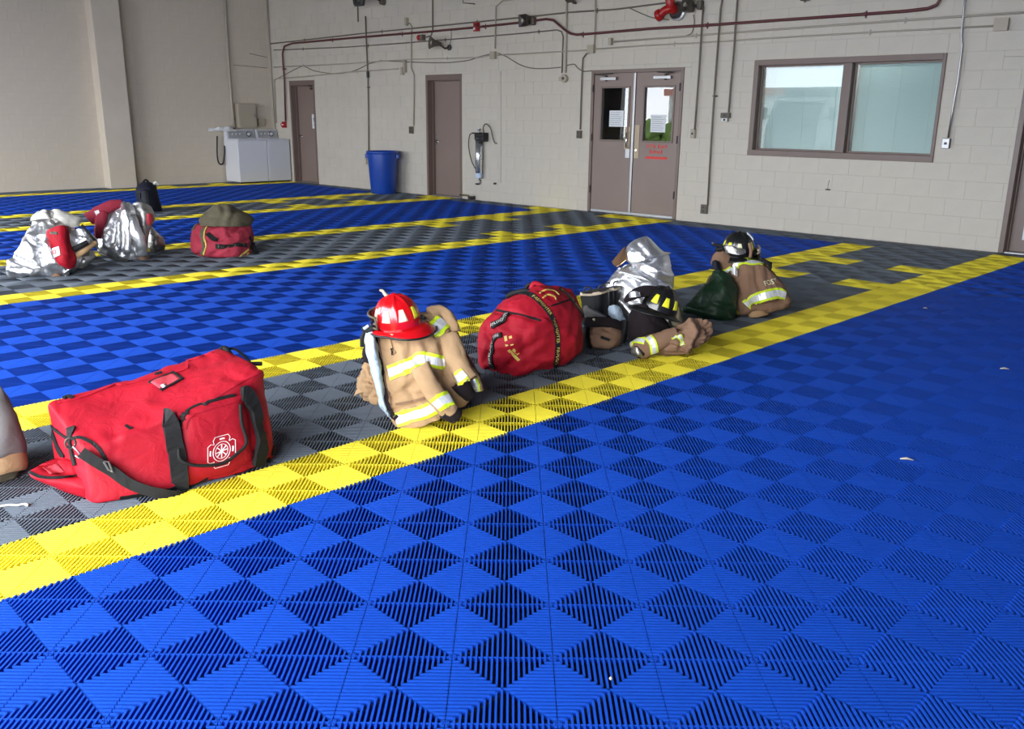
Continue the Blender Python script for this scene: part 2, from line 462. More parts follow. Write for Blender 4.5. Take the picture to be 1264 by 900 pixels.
# ================================================================== DOORS AND WINDOW (built in the back wall's own frame)
def wroot(mb, name, bevel=0.0):
    o = mb.build(name, bevel=bevel); o.location = WA; o.rotation_euler = (0, 0, WANG); return o
def lever(par, s, z, y, flip=1, m=None):
    mb = MB(); T = Matrix.Translation((s, y, z)) @ Matrix.Rotation(math.radians(90), 4, 'X')
    mb.lathe([(0.03, 0), (0.03, 0.012), (0.012, 0.016), (0.012, 0.05)], MT['chrome'], 14, T)
    mb.tube([(s, y - 0.05, z), (s + flip * 0.03, y - 0.052, z), (s + flip * 0.12, y - 0.048, z - 0.004)], 0.009, MT['chrome'])
    return mb.build('door_handle', par, smooth=True)
def hinges(par, s, y, zs):
    for z in zs:
        MB().tube([(s, y, z - 0.055), (s, y, z + 0.055)], 0.009, MT['black']).box(s - 0.012, s + 0.012, y, y + 0.004, z - 0.055, z + 0.055, MT['black']).build('hinge', par)
def single_door(n, a, b, top, handle_side, closer=False, sign=None, jamb=0.05, head=0.10):
    fr = MB()
    for (x0, x1) in ((a, a + jamb), (b - jamb, b)): fr.box(x0, x1, -0.012, 0.2, 0.0, top, MT['frame'])
    fr.box(a + jamb, b - jamb, -0.012, 0.2, top - head, top, MT['frame'])
    for (x0, x1) in ((a + jamb, a + jamb + 0.016), (b - jamb - 0.016, b - jamb)): fr.box(x0, x1, 0.10, 0.155, 0.0, top - head, MT['frame'])
    fr.box(a + jamb, b - jamb, 0.10, 0.155, top - head - 0.016, top - head, MT['frame'])
    d = struct(wroot(fr, 'door_%d' % n, 0.003))
    leaf = MB().box(a + jamb + 0.004, b - jamb - 0.004, 0.157, 0.2, 0.012, top - head - 0.004, MT['door']).build('door_leaf', d, bevel=0.002)
    MB().box(a + jamb, b - jamb, 0.03, 0.24, -0.01, 0.010, MT['steel']).build('threshold', d, bevel=0.002)
    hs = (a + jamb + 0.07) if handle_side < 0 else (b - jamb - 0.07)
    lever(d, hs, 1.0, 0.157, -handle_side)
    return d
d1 = single_door(1, D1[0], D1[1], D1[2], -1)
# overhead closer of the first door
mb = MB().box(D1[1] - 0.33, D1[1] - 0.10, 0.105, 0.157, 1.98, 2.03, MT['dark'])
mb.tube([(D1[1] - 0.15, 0.10, 2.035), (D1[1] - 0.36, 0.08, 2.06), (D1[1] - 0.12, 0.06, 2.065)], 0.009, MT['dark']); mb.build('door_closer', d1)
MB().box(D1[1] - 0.24, D1[1] - 0.17, 0.152, 0.156, 0.02, 0.2, MT['black']).build('door_stop', d1)
s_ = MB(); a_ = D1[1] - 0.37
s_.box(a_, a_ + 0.21, 0.152, 0.156, 1.17, 1.47, MT['paper'])
for (x0, x1, z0, z1) in ((.05, .085, 1.34, 1.40), (.06, .075, 1.30, 1.34), (.115, .15, 1.34, 1.40), (.125, .14, 1.30, 1.34), (.03, .18, 1.245, 1.255), (.05, .16, 1.215, 1.225), (.03,.17,1.44,1.446)):
    s_.box(a_ + x0, a_ + x1, 0.150, 0.152, z0, z1, MT['ink'])
s_.build('door_sign', d1)
d2 = single_door(2, D2[0], D2[1], D2[2], -1)
MB().box(D2[0] + 0.088, D2[0] + 0.12, 0.152, 0.157, 0.86, 1.1, MT['steel']).build('strike_plate', d2)
d4 = single_door(4, DR[0], DR[1], DR[2], -1, jamb=0.055)
_p = MB(); _p.box(DR[0] + 0.19, DR[0] + 0.42, 0.15, 0.155, 0.15, 0.36, MT['paper'])
for k in range(5): _p.box(DR[0] + 0.21, DR[0] + 0.40, 0.149, 0.1505, 0.19 + 0.03 * k, 0.194 + 0.03 * k, MT['ink'])
_p.build('notice', d4)

# ---- double door
a, b, top = DD; j = 0.05
fr = MB()
for (x0, x1) in ((a, a + j), (b - j, b)): fr.box(x0, x1, -0.016, 0.16, 0, top, MT['frame'])
fr.box(a + j, b - j, -0.016, 0.16, top - j, top, MT['frame'])
d3 = struct(wroot(fr, 'door_3', 0.003))
mid = sx(781, 180); zt = top - j - 0.003
def lite_door(x0, x1, lx0, lx1, lz0, lz1, nm):
    mb = MB()
    for r in subtract((x0, x1, 0.03, zt), [(lx0, lx1, lz0, lz1)]): mb.box(r[0], r[1], 0.006, 0.05, r[2], r[3], MT['door'])
    lf = mb.build('door_leaf', d3)
    q = 0.028; fb = MB()
    for (p0, p1, z0, z1) in ((lx0 - q, lx1 + q, lz1, lz1 + q), (lx0 - q, lx1 + q, lz0 - q, lz0), (lx0 - q, lx0, lz0, lz1), (lx1, lx1 + q, lz0, lz1)):
        fb.box(p0, p1, -0.008, 0.03, z0, z1, MT['frame'])
    fb.build('glazing_bead', lf, bevel=0.003)
    MB().box(lx0, lx1, 0.026, 0.031, lz0, lz1, MT['glass_d']).build('glass_pane', lf)
    return lf
g = 0.014
LL = (sx(742.5, 140), sx(775, 140)); LR = (sx(795, 140), sx(830, 140)); LZ = (1.135, 1.90)
lfL = lite_door(a + j + .003, mid - g, LL[0], LL[1], LZ[0], LZ[1], 'l')
lfR = lite_door(mid + g, b - j - .003, LR[0], LR[1], LZ[0], LZ[1], 'r')
MB().box(mid - 0.028, mid + 0.010, -0.010, 0.01, 0.02, zt, MT['steel']).build('astragal', d3, bevel=0.003)
MB().box(mid + 0.010, mid + 0.016, -0.002, 0.01, 0.02, zt, MT['black']).build('door_gap', d3)
MB().box(a + j, b - j, -0.05, 0.12, -0.01, 0.014, MT['chrome']).box(a + j + .01, b - j - .01, -0.008, 0.008, 0.014, 0.045, MT['steel']).build('threshold', d3, bevel=0.003)
hinges(d3, a + j - 0.004, -0.022, (0.36, 1.16, 1.90)); hinges(d3, b - j + 0.004, -0.022, (0.36, 1.16, 1.90))
for lf, x0, x1, sg in ((lfL, a + 0.20, a + 0.50, 1), (lfR, b - 0.50, b - 0.20, -1)):
    mb = MB().box(x0, x1, -0.05, 0.006, 2.015, 2.06, MT['steel'])
    xm = x0 + 0.10 if sg > 0 else x1 - 0.10
    mb.tube([(xm, -0.03, 2.0), (xm, -0.03, 2.085)], 0.02, MT['dark'])
    mb.tube([(xm, -0.03, 2.08), (xm - sg * 0.16, -0.10, 2.10), (xm + sg * 0.14, -0.04, 2.115)], 0.010, MT['dark'])
    mb.build('door_closer', lf, bevel=0.004)
# pull handle on the left leaf, plate on the right one
MB().box(mid - 0.16, mid - 0.055, -0.003, 0.006, 1.00, 1.33, MT['tan']).build('pull_plate', lfL)
MB().tube([(mid - 0.085, 0.0, 1.02), (mid - 0.085, -0.055, 1.03), (mid - 0.085, -0.06, 1.12), (mid - 0.085, -0.055, 1.24), (mid - 0.085, 0.0, 1.25)], 0.014, MT['chrome'], 10).build('pull_handle', lfL, smooth=True)
MB().box(mid - 0.13, mid - 0.055, -0.006, 0.006, 0.87, 1.0, MT['paper']).build('card_reader', lfL)
MB().box(mid + 0.03, mid + 0.115, -0.003, 0.006, 0.87, 1.36, MT['tan']).lathe([(0.014, 0), (0.014, 0.012)], MT['chrome'], 12, Matrix.Translation((mid + .07, -0.003, 0.99)) @ Matrix.Rotation(math.radians(90), 4, 'X')).build('push_plate', lfR)
def text_obj(body, size, name, par, loc, m, rot=(math.radians(90), 0, 0), align='CENTER', ext=0.0006, sx_=1.0):
    cu = bpy.data.curves.new(name, 'FONT'); cu.body = body; cu.size = size; cu.extrude = ext; cu.align_x = align; cu.align_y = 'CENTER'
    t = bpy.data.objects.new(name, cu); C.objects.link(t)
    bpy.context.view_layer.update()
    dg = bpy.context.evaluated_depsgraph_get(); me = bpy.data.meshes.new_from_object(t.evaluated_get(dg)); bpy.data.objects.remove(t)
    me.materials.clear(); me.materials.append(m)
    o = bpy.data.objects.new(name, me); C.objects.link(o); o.parent = par; o.location = loc; o.rotation_euler = rot; o.scale = (sx_, 1, 1)
    return o
cxr = (LR[0] + LR[1]) / 2
_rl = random.Random(5)
for k, (xs_, xe_) in enumerate(((-.18, -.02), (.03, .19), (-.12, .11))):      # worn, unreadable red lettering
    zc = 1.055 if k < 2 else 0.975; mb = MB(); x = xs_
    while x < xe_:
        mb.box(cxr + x, cxr + x + .009, .0035, .0052, zc - .026, zc + .026, MT['redink']).box(cxr + x, cxr + x + .024, .0035, .0052, zc + _rl.choice((-.026, -.004, .018)), zc + _rl.choice((-.016, .006, .026)) + .004, MT['redink']); x += .034
    mb.build('red_lettering', lfR)
MB().box(cxr - 0.19, cxr + 0.2, 0.002, 0.006, 0.87, 0.905, MT['redink']).build('red_underline', lfR)
# paper notices taped behind / on the glass
def notice(par, x0, x1, z0, z1, y, n=7):
    mb = MB().box(x0, x1, y, y + 0.001, z0, z1, MT['paper'])
    r = random.Random(int(x0 * 100))
    for k in range(n):
        zz = z1 - (k + 1) * (z1 - z0) / (n + 1); mb.box(x0 + 0.02, x1 - 0.02 - r.uniform(0, 0.06), y - 0.0006, y, zz - 0.003, zz + 0.003, MT['ink'])
    return mb.build('notice', par)
notice(lfL, sx(751, 148), sx(768.5, 148), 1.33, 1.57, 0.022)
notice(lfR, sx(802, 153), sx(820.5, 153), 1.26, 1.51, 0.022)
# dark corridor behind the doors' glass
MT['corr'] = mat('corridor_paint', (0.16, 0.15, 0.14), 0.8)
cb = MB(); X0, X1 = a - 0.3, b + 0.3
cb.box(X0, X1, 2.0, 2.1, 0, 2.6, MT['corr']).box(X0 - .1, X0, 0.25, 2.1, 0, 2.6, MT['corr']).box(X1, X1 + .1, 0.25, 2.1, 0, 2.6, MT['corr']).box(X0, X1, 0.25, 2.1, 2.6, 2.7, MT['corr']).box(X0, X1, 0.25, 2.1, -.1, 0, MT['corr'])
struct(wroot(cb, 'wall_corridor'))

# ---- window with blinds
a, b, z0, z1 = WN_
m0, m1 = sx(1043, 68), sx(1054, 68)
fr = MB(); j = 0.065
for (x0, x1) in ((a, a + j), (b - j * 0.6, b)): fr.box(x0, x1, -0.02, 0.16, z0, z1, MT['frame'])
fr.box(a + j, b - j * .6, -0.02, 0.16, z1 - 0.07, z1, MT['frame']); fr.box(a - 0.0, b, -0.03, 0.16, z0 - 0.0, z0 + 0.075, MT['frame'])
fr.box(m0, m1, -0.012, 0.16, z0 + .075, z1 - .07, MT['frame'])
win = struct(wroot(fr, 'window_1', 0.004))
GY = 0.095
for (x0, x1, nm) in ((a + j, m0, 'l'), (m1, b - j * .6, 'r')):
    q = 0.022; sb = MB(); lo, hi = z0 + .075, z1 - .07
    for (p0, p1, q0, q1) in ((x0, x1, lo, lo + q), (x0, x1, hi - q, hi), (x0, x0 + q, lo + q, hi - q), (x1 - q, x1, lo + q, hi - q)): sb.box(p0, p1, GY - 0.02, GY + 0.02, q0, q1, MT['frame'])
    sash = sb.build('sash', win, bevel=0.002)
    MB().box(x0 + q, x1 - q, GY - .003, GY + .003, lo + q, hi - q, MT['glass']).build('glass_pane', sash)
    bl = MB(); zz = lo + 0.02
    bl.box(x0 + .005, x1 - .005, 0.20, 0.235, hi - 0.03, hi, MT['blind'])
    while zz < hi - 0.03:
        T = Matrix.Translation((0, 0.217, zz)) @ Matrix.Rotation(math.radians(58), 4, 'X')
        bl.box(x0 + .008, x1 - .008, -0.013, 0.013, -0.0006, 0.0006, MT['blind'], T); zz += 0.0215
    for xx in (x0 + 0.15, (x0 + x1) / 2, x1 - 0.15): bl.tube([(xx, 0.203, lo), (xx, 0.203, hi - .02)], 0.0015, MT['blind'], 4)
    o = bl.build('blinds', win); o['kind'] = 'stuff'
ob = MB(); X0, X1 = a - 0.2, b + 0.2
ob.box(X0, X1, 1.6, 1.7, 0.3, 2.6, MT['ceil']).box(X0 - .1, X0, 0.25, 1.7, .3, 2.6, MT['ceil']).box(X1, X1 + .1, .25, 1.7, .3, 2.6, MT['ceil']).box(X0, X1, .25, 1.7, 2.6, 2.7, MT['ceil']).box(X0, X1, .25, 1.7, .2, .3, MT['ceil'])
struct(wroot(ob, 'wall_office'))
_ol = bpy.data.lights.new('blinds_fill_light', 'AREA'); _ol.size = 1.2; _ol.energy = 80; _oo = bpy.data.objects.new('blinds_fill_light', _ol); C.objects.link(_oo)  # added fill light behind the window, only brightens the blinds
_oo.location = W((a + b) / 2, 2.5, -1.2)
# closed backs behind the solid doors
bk = MB()
for (x0, x1) in ((D1[0], D1[1]), (D2[0], D2[1]), (DR[0], DR[1])): bk.box(x0 - .05, x1 + .05, 0.245, 0.30, -0.04, 2.3, MT['corr'])
struct(wroot(bk, 'trim_2'))

# ================================================================== CONDUITS, PIPES AND DEVICES ON THE BACK WALL
def wpts(pts, d): return [wall_pt(p[0], p[1], (p[2] if len(p) > 2 else d)) for p in pts]
def conduit(label, pts, r=0.012, m='conduit', d=0.02, cat_='conduit', smooth=0, straps=True, group=None, name='conduit'):
    P = wpts(pts, d)
    if smooth: P = cat_rom(P, smooth)
    base = P[0]
    o = MB().tube(P, r, MT[m], 8).build(name, smooth=True, origin=base)
    tag(o, label, cat_, group)
    if straps and len(P) >= 2:
        L = [(P[i + 1] - P[i]).length for i in range(len(P) - 1)]; tot = sum(L); n = int(tot / 2.2)
        for k in range(n):
            t = (k + 0.5) * tot / n; i = 0
            while t > L[i] and i < len(L) - 1: t -= L[i]; i += 1
            c = P[i].lerp(P[i + 1], t / max(L[i], 1e-6)) - base; dr = (P[i + 1] - P[i]).normalized()
            side = dr.cross(WN).normalized()
            mb = MB(); hw = 0.012; e = r + 0.012
            vs = []
            for sgn in (-1, 1):
                for (u_, v_) in ((-e - .012, -d + .002), (-e - .012, -d + .005), (-r - .002, -d + .006), (-r - .002, r + .003), (r + .002, r + .003), (r + .002, -d + .006), (e + .012, -d + .005), (e + .012, -d + .002)):
                    vs.append(c + dr * (hw * sgn) + side * u_ + WN * v_)
            n8 = 8; fs = [tuple(range(n8)), tuple(range(2 * n8 - 1, n8 - 1, -1))] + [(q, q + n8, (q + 1) % n8 + n8, (q + 1) % n8) for q in range(n8)]
            mb.add(vs, fs, MT[m]).build('pipe_strap', o)
    return o
def wall_box(name, label, cat_, px, py, w_, h_, dep, m, parts=None, group=None, d0=0.0):
    c = wall_pt(px, py, d0); e = empty(name, label, cat_, c, group, WANG)
    MB().box(-w_ / 2, w_ / 2, -dep, -0.001, -h_ / 2, h_ / 2, MT[m]).build('housing', e, bevel=0.004)
    return e
def outlet(label, px, py, w_=0.075, h_=0.12, m='beige', plate='steel', name='outlet_box', group=None, n=2):
    e = wall_box(name, label, 'outlet', px, py, w_, h_, 0.05, m, group=group)
    MB().box(-w_ / 2 + .004, w_ / 2 - .004, -0.054, -0.05, -h_ / 2 + .004, h_ / 2 - .004, MT[plate]).build('cover_plate', e, bevel=0.001)
    for k in range(n):
        zc = (0.027 if k == 0 else -0.027) if n == 2 else 0
        MB().box(-0.016, 0.016, -0.0575, -0.054, zc - 0.014, zc + 0.014, MT['dark']).build('socket', e, bevel=0.003)
    return e

conduit('long maroon pipe crossing the back wall above all the doors', [(352.5,150),(351,100),(348.6,66),(351,57),(360,53.5),(450,45.5),(530,39),(590,33.5),(640,28),(674,23.5),(683,25),(696,36),(704,41.5),(712,43),(800,35.5),(860,32),(960,25),(1060,18),(1120,13.5),(1145,10.5),(1156,6),(1160,0),(1162,-25)], 0.019, 'maroon', 0.05, 'pipe', name='pipe')
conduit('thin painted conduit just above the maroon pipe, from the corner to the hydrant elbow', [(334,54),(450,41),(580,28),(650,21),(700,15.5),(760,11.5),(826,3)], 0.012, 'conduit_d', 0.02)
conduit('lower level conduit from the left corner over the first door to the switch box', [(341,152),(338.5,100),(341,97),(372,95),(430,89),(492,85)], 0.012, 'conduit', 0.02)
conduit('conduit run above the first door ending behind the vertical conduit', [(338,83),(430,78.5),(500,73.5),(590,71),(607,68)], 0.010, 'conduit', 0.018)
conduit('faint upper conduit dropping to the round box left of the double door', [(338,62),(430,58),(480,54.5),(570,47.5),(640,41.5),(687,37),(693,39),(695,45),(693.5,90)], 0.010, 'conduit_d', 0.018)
conduit('horizontal conduit between the square junction boxes over the second door', [(614,68),(680,64.5),(727,62)], 0.011, 'conduit', 0.02)
conduit('long conduit from above the double door to the square box by the right door', [(736,60.5),(800,56),(860,53),(960,46.5),(1100,38.5),(1229,32)], 0.011, 'conduit', 0.02)
conduit('upper long conduit passing above the window to the right edge', [(757,51.5),(845,45),(862,43.5),(960,36),(1060,29),(1160,22),(1285,14)], 0.013, 'conduit', 0.03)
conduit('sagging grey cable looping over the first door', [(338,99),(352,92),(372,82),(378,83),(390,88),(415,91),(438,87),(455,79),(470,75)], 0.008, 'conduit_d', 0.012, 'cable', 5, False, name='cable')
conduit('long slack cable drooping over the second door', [(470,75),(540,77.5),(575,75),(590,70.5),(606,66.5)], 0.008, 'conduit_d', 0.012, 'cable', 5, False, name='cable')
conduit('slack cable drooping between the junction box and the round box', [(615,65.5),(625,70),(640,79),(655,84),(675,84.5),(692,83)], 0.008, 'conduit_d', 0.012, 'cable', 5, False, name='cable')
conduit('short cable sagging from the round box to the double door corner', [(700,80.5),(709,79.5),(713,84),(720,88),(730,87.5)], 0.008, 'conduit_d', 0.012, 'cable', 5, False, name='cable')
conduit('thin cable sagging below the hydrant elbow', [(776,9.5),(790,16),(806,22),(826,24.5)], 0.007, 'conduit_d', 0.012, 'cable', 5, False, name='cable')
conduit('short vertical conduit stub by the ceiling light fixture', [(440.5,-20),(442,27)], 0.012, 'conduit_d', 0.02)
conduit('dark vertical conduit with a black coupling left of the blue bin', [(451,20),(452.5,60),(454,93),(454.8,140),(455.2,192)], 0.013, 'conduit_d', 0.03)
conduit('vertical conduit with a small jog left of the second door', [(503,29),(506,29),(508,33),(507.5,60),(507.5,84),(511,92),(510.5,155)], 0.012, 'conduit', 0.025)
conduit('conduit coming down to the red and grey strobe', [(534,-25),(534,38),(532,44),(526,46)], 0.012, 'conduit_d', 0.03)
conduit('conduit curving down from the ceiling to the first square junction box', [(690,-6),(636,-1),(620,1),(612,8),(611,60)], 0.012, 'conduit', 0.03)
conduit('tall conduit dropping to the round box left of the double door', [(700,-25),(699,40),(698,90)], 0.015, 'conduit', 0.025)
conduit('tall conduit dropping to the second square junction box', [(735,-25),(734.5,30),(733.5,56)], 0.012, 'conduit', 0.03)
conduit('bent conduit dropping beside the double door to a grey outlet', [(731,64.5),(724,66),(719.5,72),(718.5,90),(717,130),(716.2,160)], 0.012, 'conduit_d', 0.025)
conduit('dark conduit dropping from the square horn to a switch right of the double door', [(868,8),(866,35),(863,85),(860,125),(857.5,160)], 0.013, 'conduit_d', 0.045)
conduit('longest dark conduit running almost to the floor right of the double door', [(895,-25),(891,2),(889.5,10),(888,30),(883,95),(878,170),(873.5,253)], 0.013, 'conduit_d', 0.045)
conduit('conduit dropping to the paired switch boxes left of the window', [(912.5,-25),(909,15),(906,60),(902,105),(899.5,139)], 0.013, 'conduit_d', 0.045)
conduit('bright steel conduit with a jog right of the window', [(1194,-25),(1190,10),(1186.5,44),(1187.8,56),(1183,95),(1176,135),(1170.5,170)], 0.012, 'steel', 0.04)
conduit('short cable hanging under the square horn', [(856,18),(857,28),(854,40),(847,44)], 0.006, 'conduit_d', 0.02, 'cable', 4, False, name='cable')
conduit('short cable hanging above the round horn', [(557,38),(557,48),(555,56)], 0.005, 'conduit_d', 0.02, 'cable', 0, False, name='cable')
conduit('long crack cover strip on the wall right of the water filter', [(618,88),(618.5,150),(618,226)], 0.004, 'conduit', 0.004, 'strip', 0, False, name='strip')
conduit('angled bracket rod near the top of the back wall above the second door', [(571,-8),(571.5,3.5),(586,5)], 0.009, 'conduit_d', 0.03, 'bracket', 0, False, name='bracket')
MB().tube(wpts([(454, 88), (454.2, 96)], 0.03), 0.028, MT['black'], 10).build('coupling', None)
cp = bpy.data.objects['coupling']; tag(cp, 'black coupling on the dark conduit left of the blue bin', 'coupling')

outlet('beige outlet box at the foot of the dark conduit by the blue bin', 455.5, 199, 0.10, 0.15, 'beige', 'beige')
outlet('small grey outlet box on the jogged conduit left of the second door', 509, 160.5, 0.09, 0.13, 'conduit_d', 'grille')
outlet('grey outlet box low on the wall left of the double door', 716.2, 166, 0.08, 0.12, 'conduit_d', 'grille')
outlet('narrow beige switch box right of the double door', 857, 165, 0.07, 0.13, 'beige', 'beige', n=1)
outlet('grey outlet box almost at floor level right of the double door', 870.5, 258, 0.10, 0.13, 'conduit_d', 'grille')
outlet('steel outlet box just above the white one left of the window', 897, 142.5, 0.14, 0.07, 'conduit_d', 'grille', n=1)
outlet('white switch plate below the steel box left of the window', 896.5, 148, 0.09, 0.05, 'beige', 'paper', n=1)
outlet('bright steel outlet box under the jogged conduit right of the window', 1169, 177, 0.085, 0.115, 'grille', 'steel', n=1)
for (px, py, w_, h_, lb) in ((610.5, 68.5, .11, .12, 'square beige junction box above the right side of the second door'), (731.5, 61, .12, .12, 'square beige junction box above the left edge of the double door'),
        (1237.5, 30.5, .14, .13, 'square beige junction box at the top right above the last door'), (755.5, 51.5, .05, .10, 'small junction box above the double door'),
        (503.5, 27, .05, .13, 'narrow conduit body on the jogged conduit near the top'), (498.5, 88, .05, .14, 'lower conduit body left of the second door'), (501.5, 82, .045, .22, 'taller conduit body left of the second door')):
    e = wall_box('junction_box', lb, 'junction box', px, py, w_, h_, 0.06, 'beige'); MB().box(-w_/2 - .003, w_/2 + .003, -0.066, -0.06, -h_/2 - .003, h_/2 + .003, MT['beige']).build('cover_plate', e, bevel=0.002)
# round box
c = wall_pt(698, 97); e = empty('round_junction_box', 'round beige junction box with a centre knob left of the double door', 'junction box', c, None, WANG)
R90 = Matrix.Rotation(math.radians(90), 4, 'X')
MB().lathe([(0.062, 0), (0.065, 0.05), (0.055, 0.06)], MT['beige'], 20, R90).build('housing', e, smooth=False)
MB().lathe([(0.022, 0.06), (0.024, 0.075), (0.012, 0.085)], MT['conduit_d'], 14, R90).build('knob', e)
MB().box(-0.11, -0.055, -0.04, -0.001, -0.03, 0.03, MT['beige']).build('side_bracket', e)
# round horn speaker
def horn_round():
    c = wall_pt(553, 56, 0.02); e = empty('horn_speaker', 'round horn loudspeaker on a swivel arm above the second door', 'loudspeaker', c, None, WANG)
    T = Matrix.Translation((-0.12, -0.24, 0.03)) @ Matrix.Rotation(math.radians(-25), 4, 'Z') @ Matrix.Rotation(math.radians(84), 4, 'X')
    MB().lathe([(0.03, -0.14), (0.045, -0.08), (0.06, -0.02), (0.10, 0.05), (0.115, 0.06), (0.112, 0.065), (0.085, 0.045), (0.05, 0.0)], MT['grille'], 24, T).build('horn', e, smooth=True)
    MB().lathe([(0.035, 0.0), (0.038, 0.035), (0.02, 0.05), (0.004, 0.052)], MT['beige'], 16, T).build('horn_centre', e, smooth=True)
    MB().tube([(0.04, -0.02, -0.04), (0.02, -0.09, -0.06), (-0.06, -0.13, 0.0), (-0.1, -0.14, 0.03)], 0.018, MT['dark'], 8).build('swivel_arm', e)
    MB().lathe([(0.05, 0), (0.05, 0.02), (0.02, 0.03)], MT['dark'], 14, Matrix.Translation((0.04, 0, -0.04)) @ R90).build('wall_mount', e)
horn_round()
def horn_square(name, lb, px, py, sz, yaw_, pitch_, dist):
    c = wall_pt(px, py, 0.0); e = empty(name, lb, 'loudspeaker', c, None, WANG)
    T = Matrix.Rotation(math.radians(yaw_), 4, 'Z') @ Matrix.Translation((-0.05, -dist, 0)) @ Matrix.Rotation(math.radians(pitch_), 4, 'X')
    s = sz / 2; v = [(-s,0,-s),(s,0,-s),(s,0,s),(-s,0,s),(-s*.5,.15,-s*.5),(s*.5,.15,-s*.5),(s*.5,.15,s*.5),(-s*.5,.15,s*.5)]
    MB().add([T @ Vector(p) for p in v], [(4,5,6,7),(0,1,5,4),(1,2,6,5),(2,3,7,6),(3,0,4,7)], MT['grille']).build('horn', e)
    q = s * 0.86; MB().add([T @ Vector(p) for p in ((-q, .004, -q), (q, .004, -q), (q, .004, q), (-q, .004, q), (-q*.35,.05,-q*.35),(q*.35,.05,-q*.35),(q*.35,.05,q*.35),(-q*.35,.05,q*.35))], [(0,1,5,4),(1,2,6,5),(2,3,7,6),(3,0,4,7),(4,5,6,7)], MT['dark']).build('horn_throat', e)
    MB().lathe([(0.02, -0.01), (0.03, 0.03), (0.005, 0.032)], MT['beige'], 12, T @ Matrix.Translation((0, .03, 0)) @ R90).build('horn_centre', e)
    MB().box(s * .2, s * 1.05, -dist * .45, -0.002, -s * .75, s * .55, MT['grille']).build('driver_housing', e, bevel=0.02)
    MB().tube([(0.02, -0.01, -0.02), (0.0, -dist * .6, -0.02)], 0.02, MT['dark']).build('wall_mount', e)
horn_square('horn_speaker', 'square horn loudspeaker on the maroon pipe line between second and double door', 657, 26, 0.19, -8, 4, 0.17)
horn_square('horn_speaker', 'square horn loudspeaker tilted beside the red hydrant elbow', 862, 6, 0.19, -20, -22, 0.20)
# strobes, pull station
e = wall_box('alarm_strobe', 'small grey alarm with a red dome left of the round horn', 'alarm', 524, 46.5, 0.07, 0.10, 0.09, 'conduit_d')
MB().lathe([(0.05, 0), (0.055, 0.03), (0.05, 0.07), (0.02, 0.09)], MT['red'], 16, Matrix.Translation((-0.04, -0.05, 0)) @ Matrix.Rotation(math.radians(-90), 4, 'Y')).build('red_dome', e, smooth=True)
e = wall_box('alarm_strobe', 'red alarm strobe on the maroon pipe above the second door', 'alarm', 590, 33.5, 0.10, 0.14, 0.07, 'red')
MB().box(-0.03, 0.01, -0.09, -0.07, -0.05, -0.01, MT['paper']).build('strobe_lens', e, bevel=0.004)
MB().lathe([(0.03, 0), (0.03, 0.012)], MT['maroon'], 12, Matrix.Translation((0.02, -0.07, 0.03)) @ R90).build('sounder', e)
e = wall_box('pull_station', 'small red pull station at the end of the maroon pipe by the first door', 'alarm', 352.5, 154, 0.10, 0.13, 0.07, 'red')
MB().box(-0.035, 0.035, -0.085, -0.07, -0.01, 0.012, MT['paper']).build('pull_handle', e, bevel=0.003)
MB().tube([(-0.07, -0.05, -0.03), (-0.09, -0.06, 0.02)], 0.02, MT['red']).build('side_knob', e)
# red hydrant style elbow with a steel rim
c = wall_pt(838, 14, 0.0); e = empty('hose_connection', 'red two-way pipe elbow with a round steel flange at the top of the back wall', 'pipe fitting', c, None, WANG)
MB().lathe([(0.13, 0), (0.13, 0.05), (0.10, 0.06)], MT['steel'], 24, R90).build('flange', e)
MB().lathe([(0.10, 0.06), (0.105, 0.09), (0.07, 0.12)], MT['dark'], 20, R90).build('collar', e)
mb = MB(); mb.tube(cat_rom([(0, -0.08, 0), (-0.03, -0.17, 0.02), (-0.10, -0.2, 0.0), (-0.17, -0.22, -0.06)], 5), 0.06, MT['red'], 14); mb.tube(cat_rom([(0, -0.1, 0.0), (-0.02, -0.18, 0.06), (-0.03, -0.2, 0.16)], 5), 0.065, MT['red'], 14)
mb.build('red_elbow', e, smooth=True)
MB().lathe([(0.07, -0.02), (0.082, 0.0), (0.082, 0.05), (0.05, 0.07)], MT['red'], 18, Matrix.Translation((-0.16, -0.22, -0.05)) @ Matrix.Rotation(math.radians(-110), 4, 'Y')).build('hose_cap', e, smooth=True)
MB().lathe([(0.075, 0), (0.085, 0.02), (0.085, 0.05), (0.06, 0.06)], MT['red'], 18, Matrix.Translation((-0.03, -0.2, 0.14))).build('hose_cap', e, smooth=True)
# floodlight and open framed work lamp near the top
c = wall_pt(711, 4, 0.0); e = empty('flood_light', 'small grey floodlight at the top edge above the double door', 'lamp', c, None, WANG)
T = Matrix.Rotation(math.radians(-30), 4, 'X')
MB().box(-0.10, 0.05, -0.22, -0.08, -0.05, 0.05, MT['grille'], T).build('lamp_head', e, bevel=0.015)
MB().box(-0.085, 0.035, -0.228, -0.22, -0.035, 0.035, MT['beige'], T).build('lamp_glass', e, bevel=0.004)
MB().tube([(0.0, 0.0, 0.0), (0.02, -0.1, 0.0)], 0.018, MT['dark']).build('wall_mount', e)
c = wall_pt(474, 2, 0.0); e = empty('work_lamp', 'dark lantern shaped lamp with an open frame at the top left of the back wall', 'lamp', c, None, WANG)
mb = MB(); xo, zo = -0.26, 0.07; fr_ = [(-.13,-.12),(.09,-.13),(.13,-.04),(.12,.16),(-.12,.17),(-.15,.0)]
P = [(xo + p[0], -0.38, zo + p[1]) for p in fr_]; P.append(P[0]); mb.tube(P, 0.042, MT['dark'], 8).build('lamp_frame', e)
MB().box(xo - .10, xo + .09, -0.37, -0.34, zo - .08, zo + .14, MT['ceil']).build('lamp_glass', e)
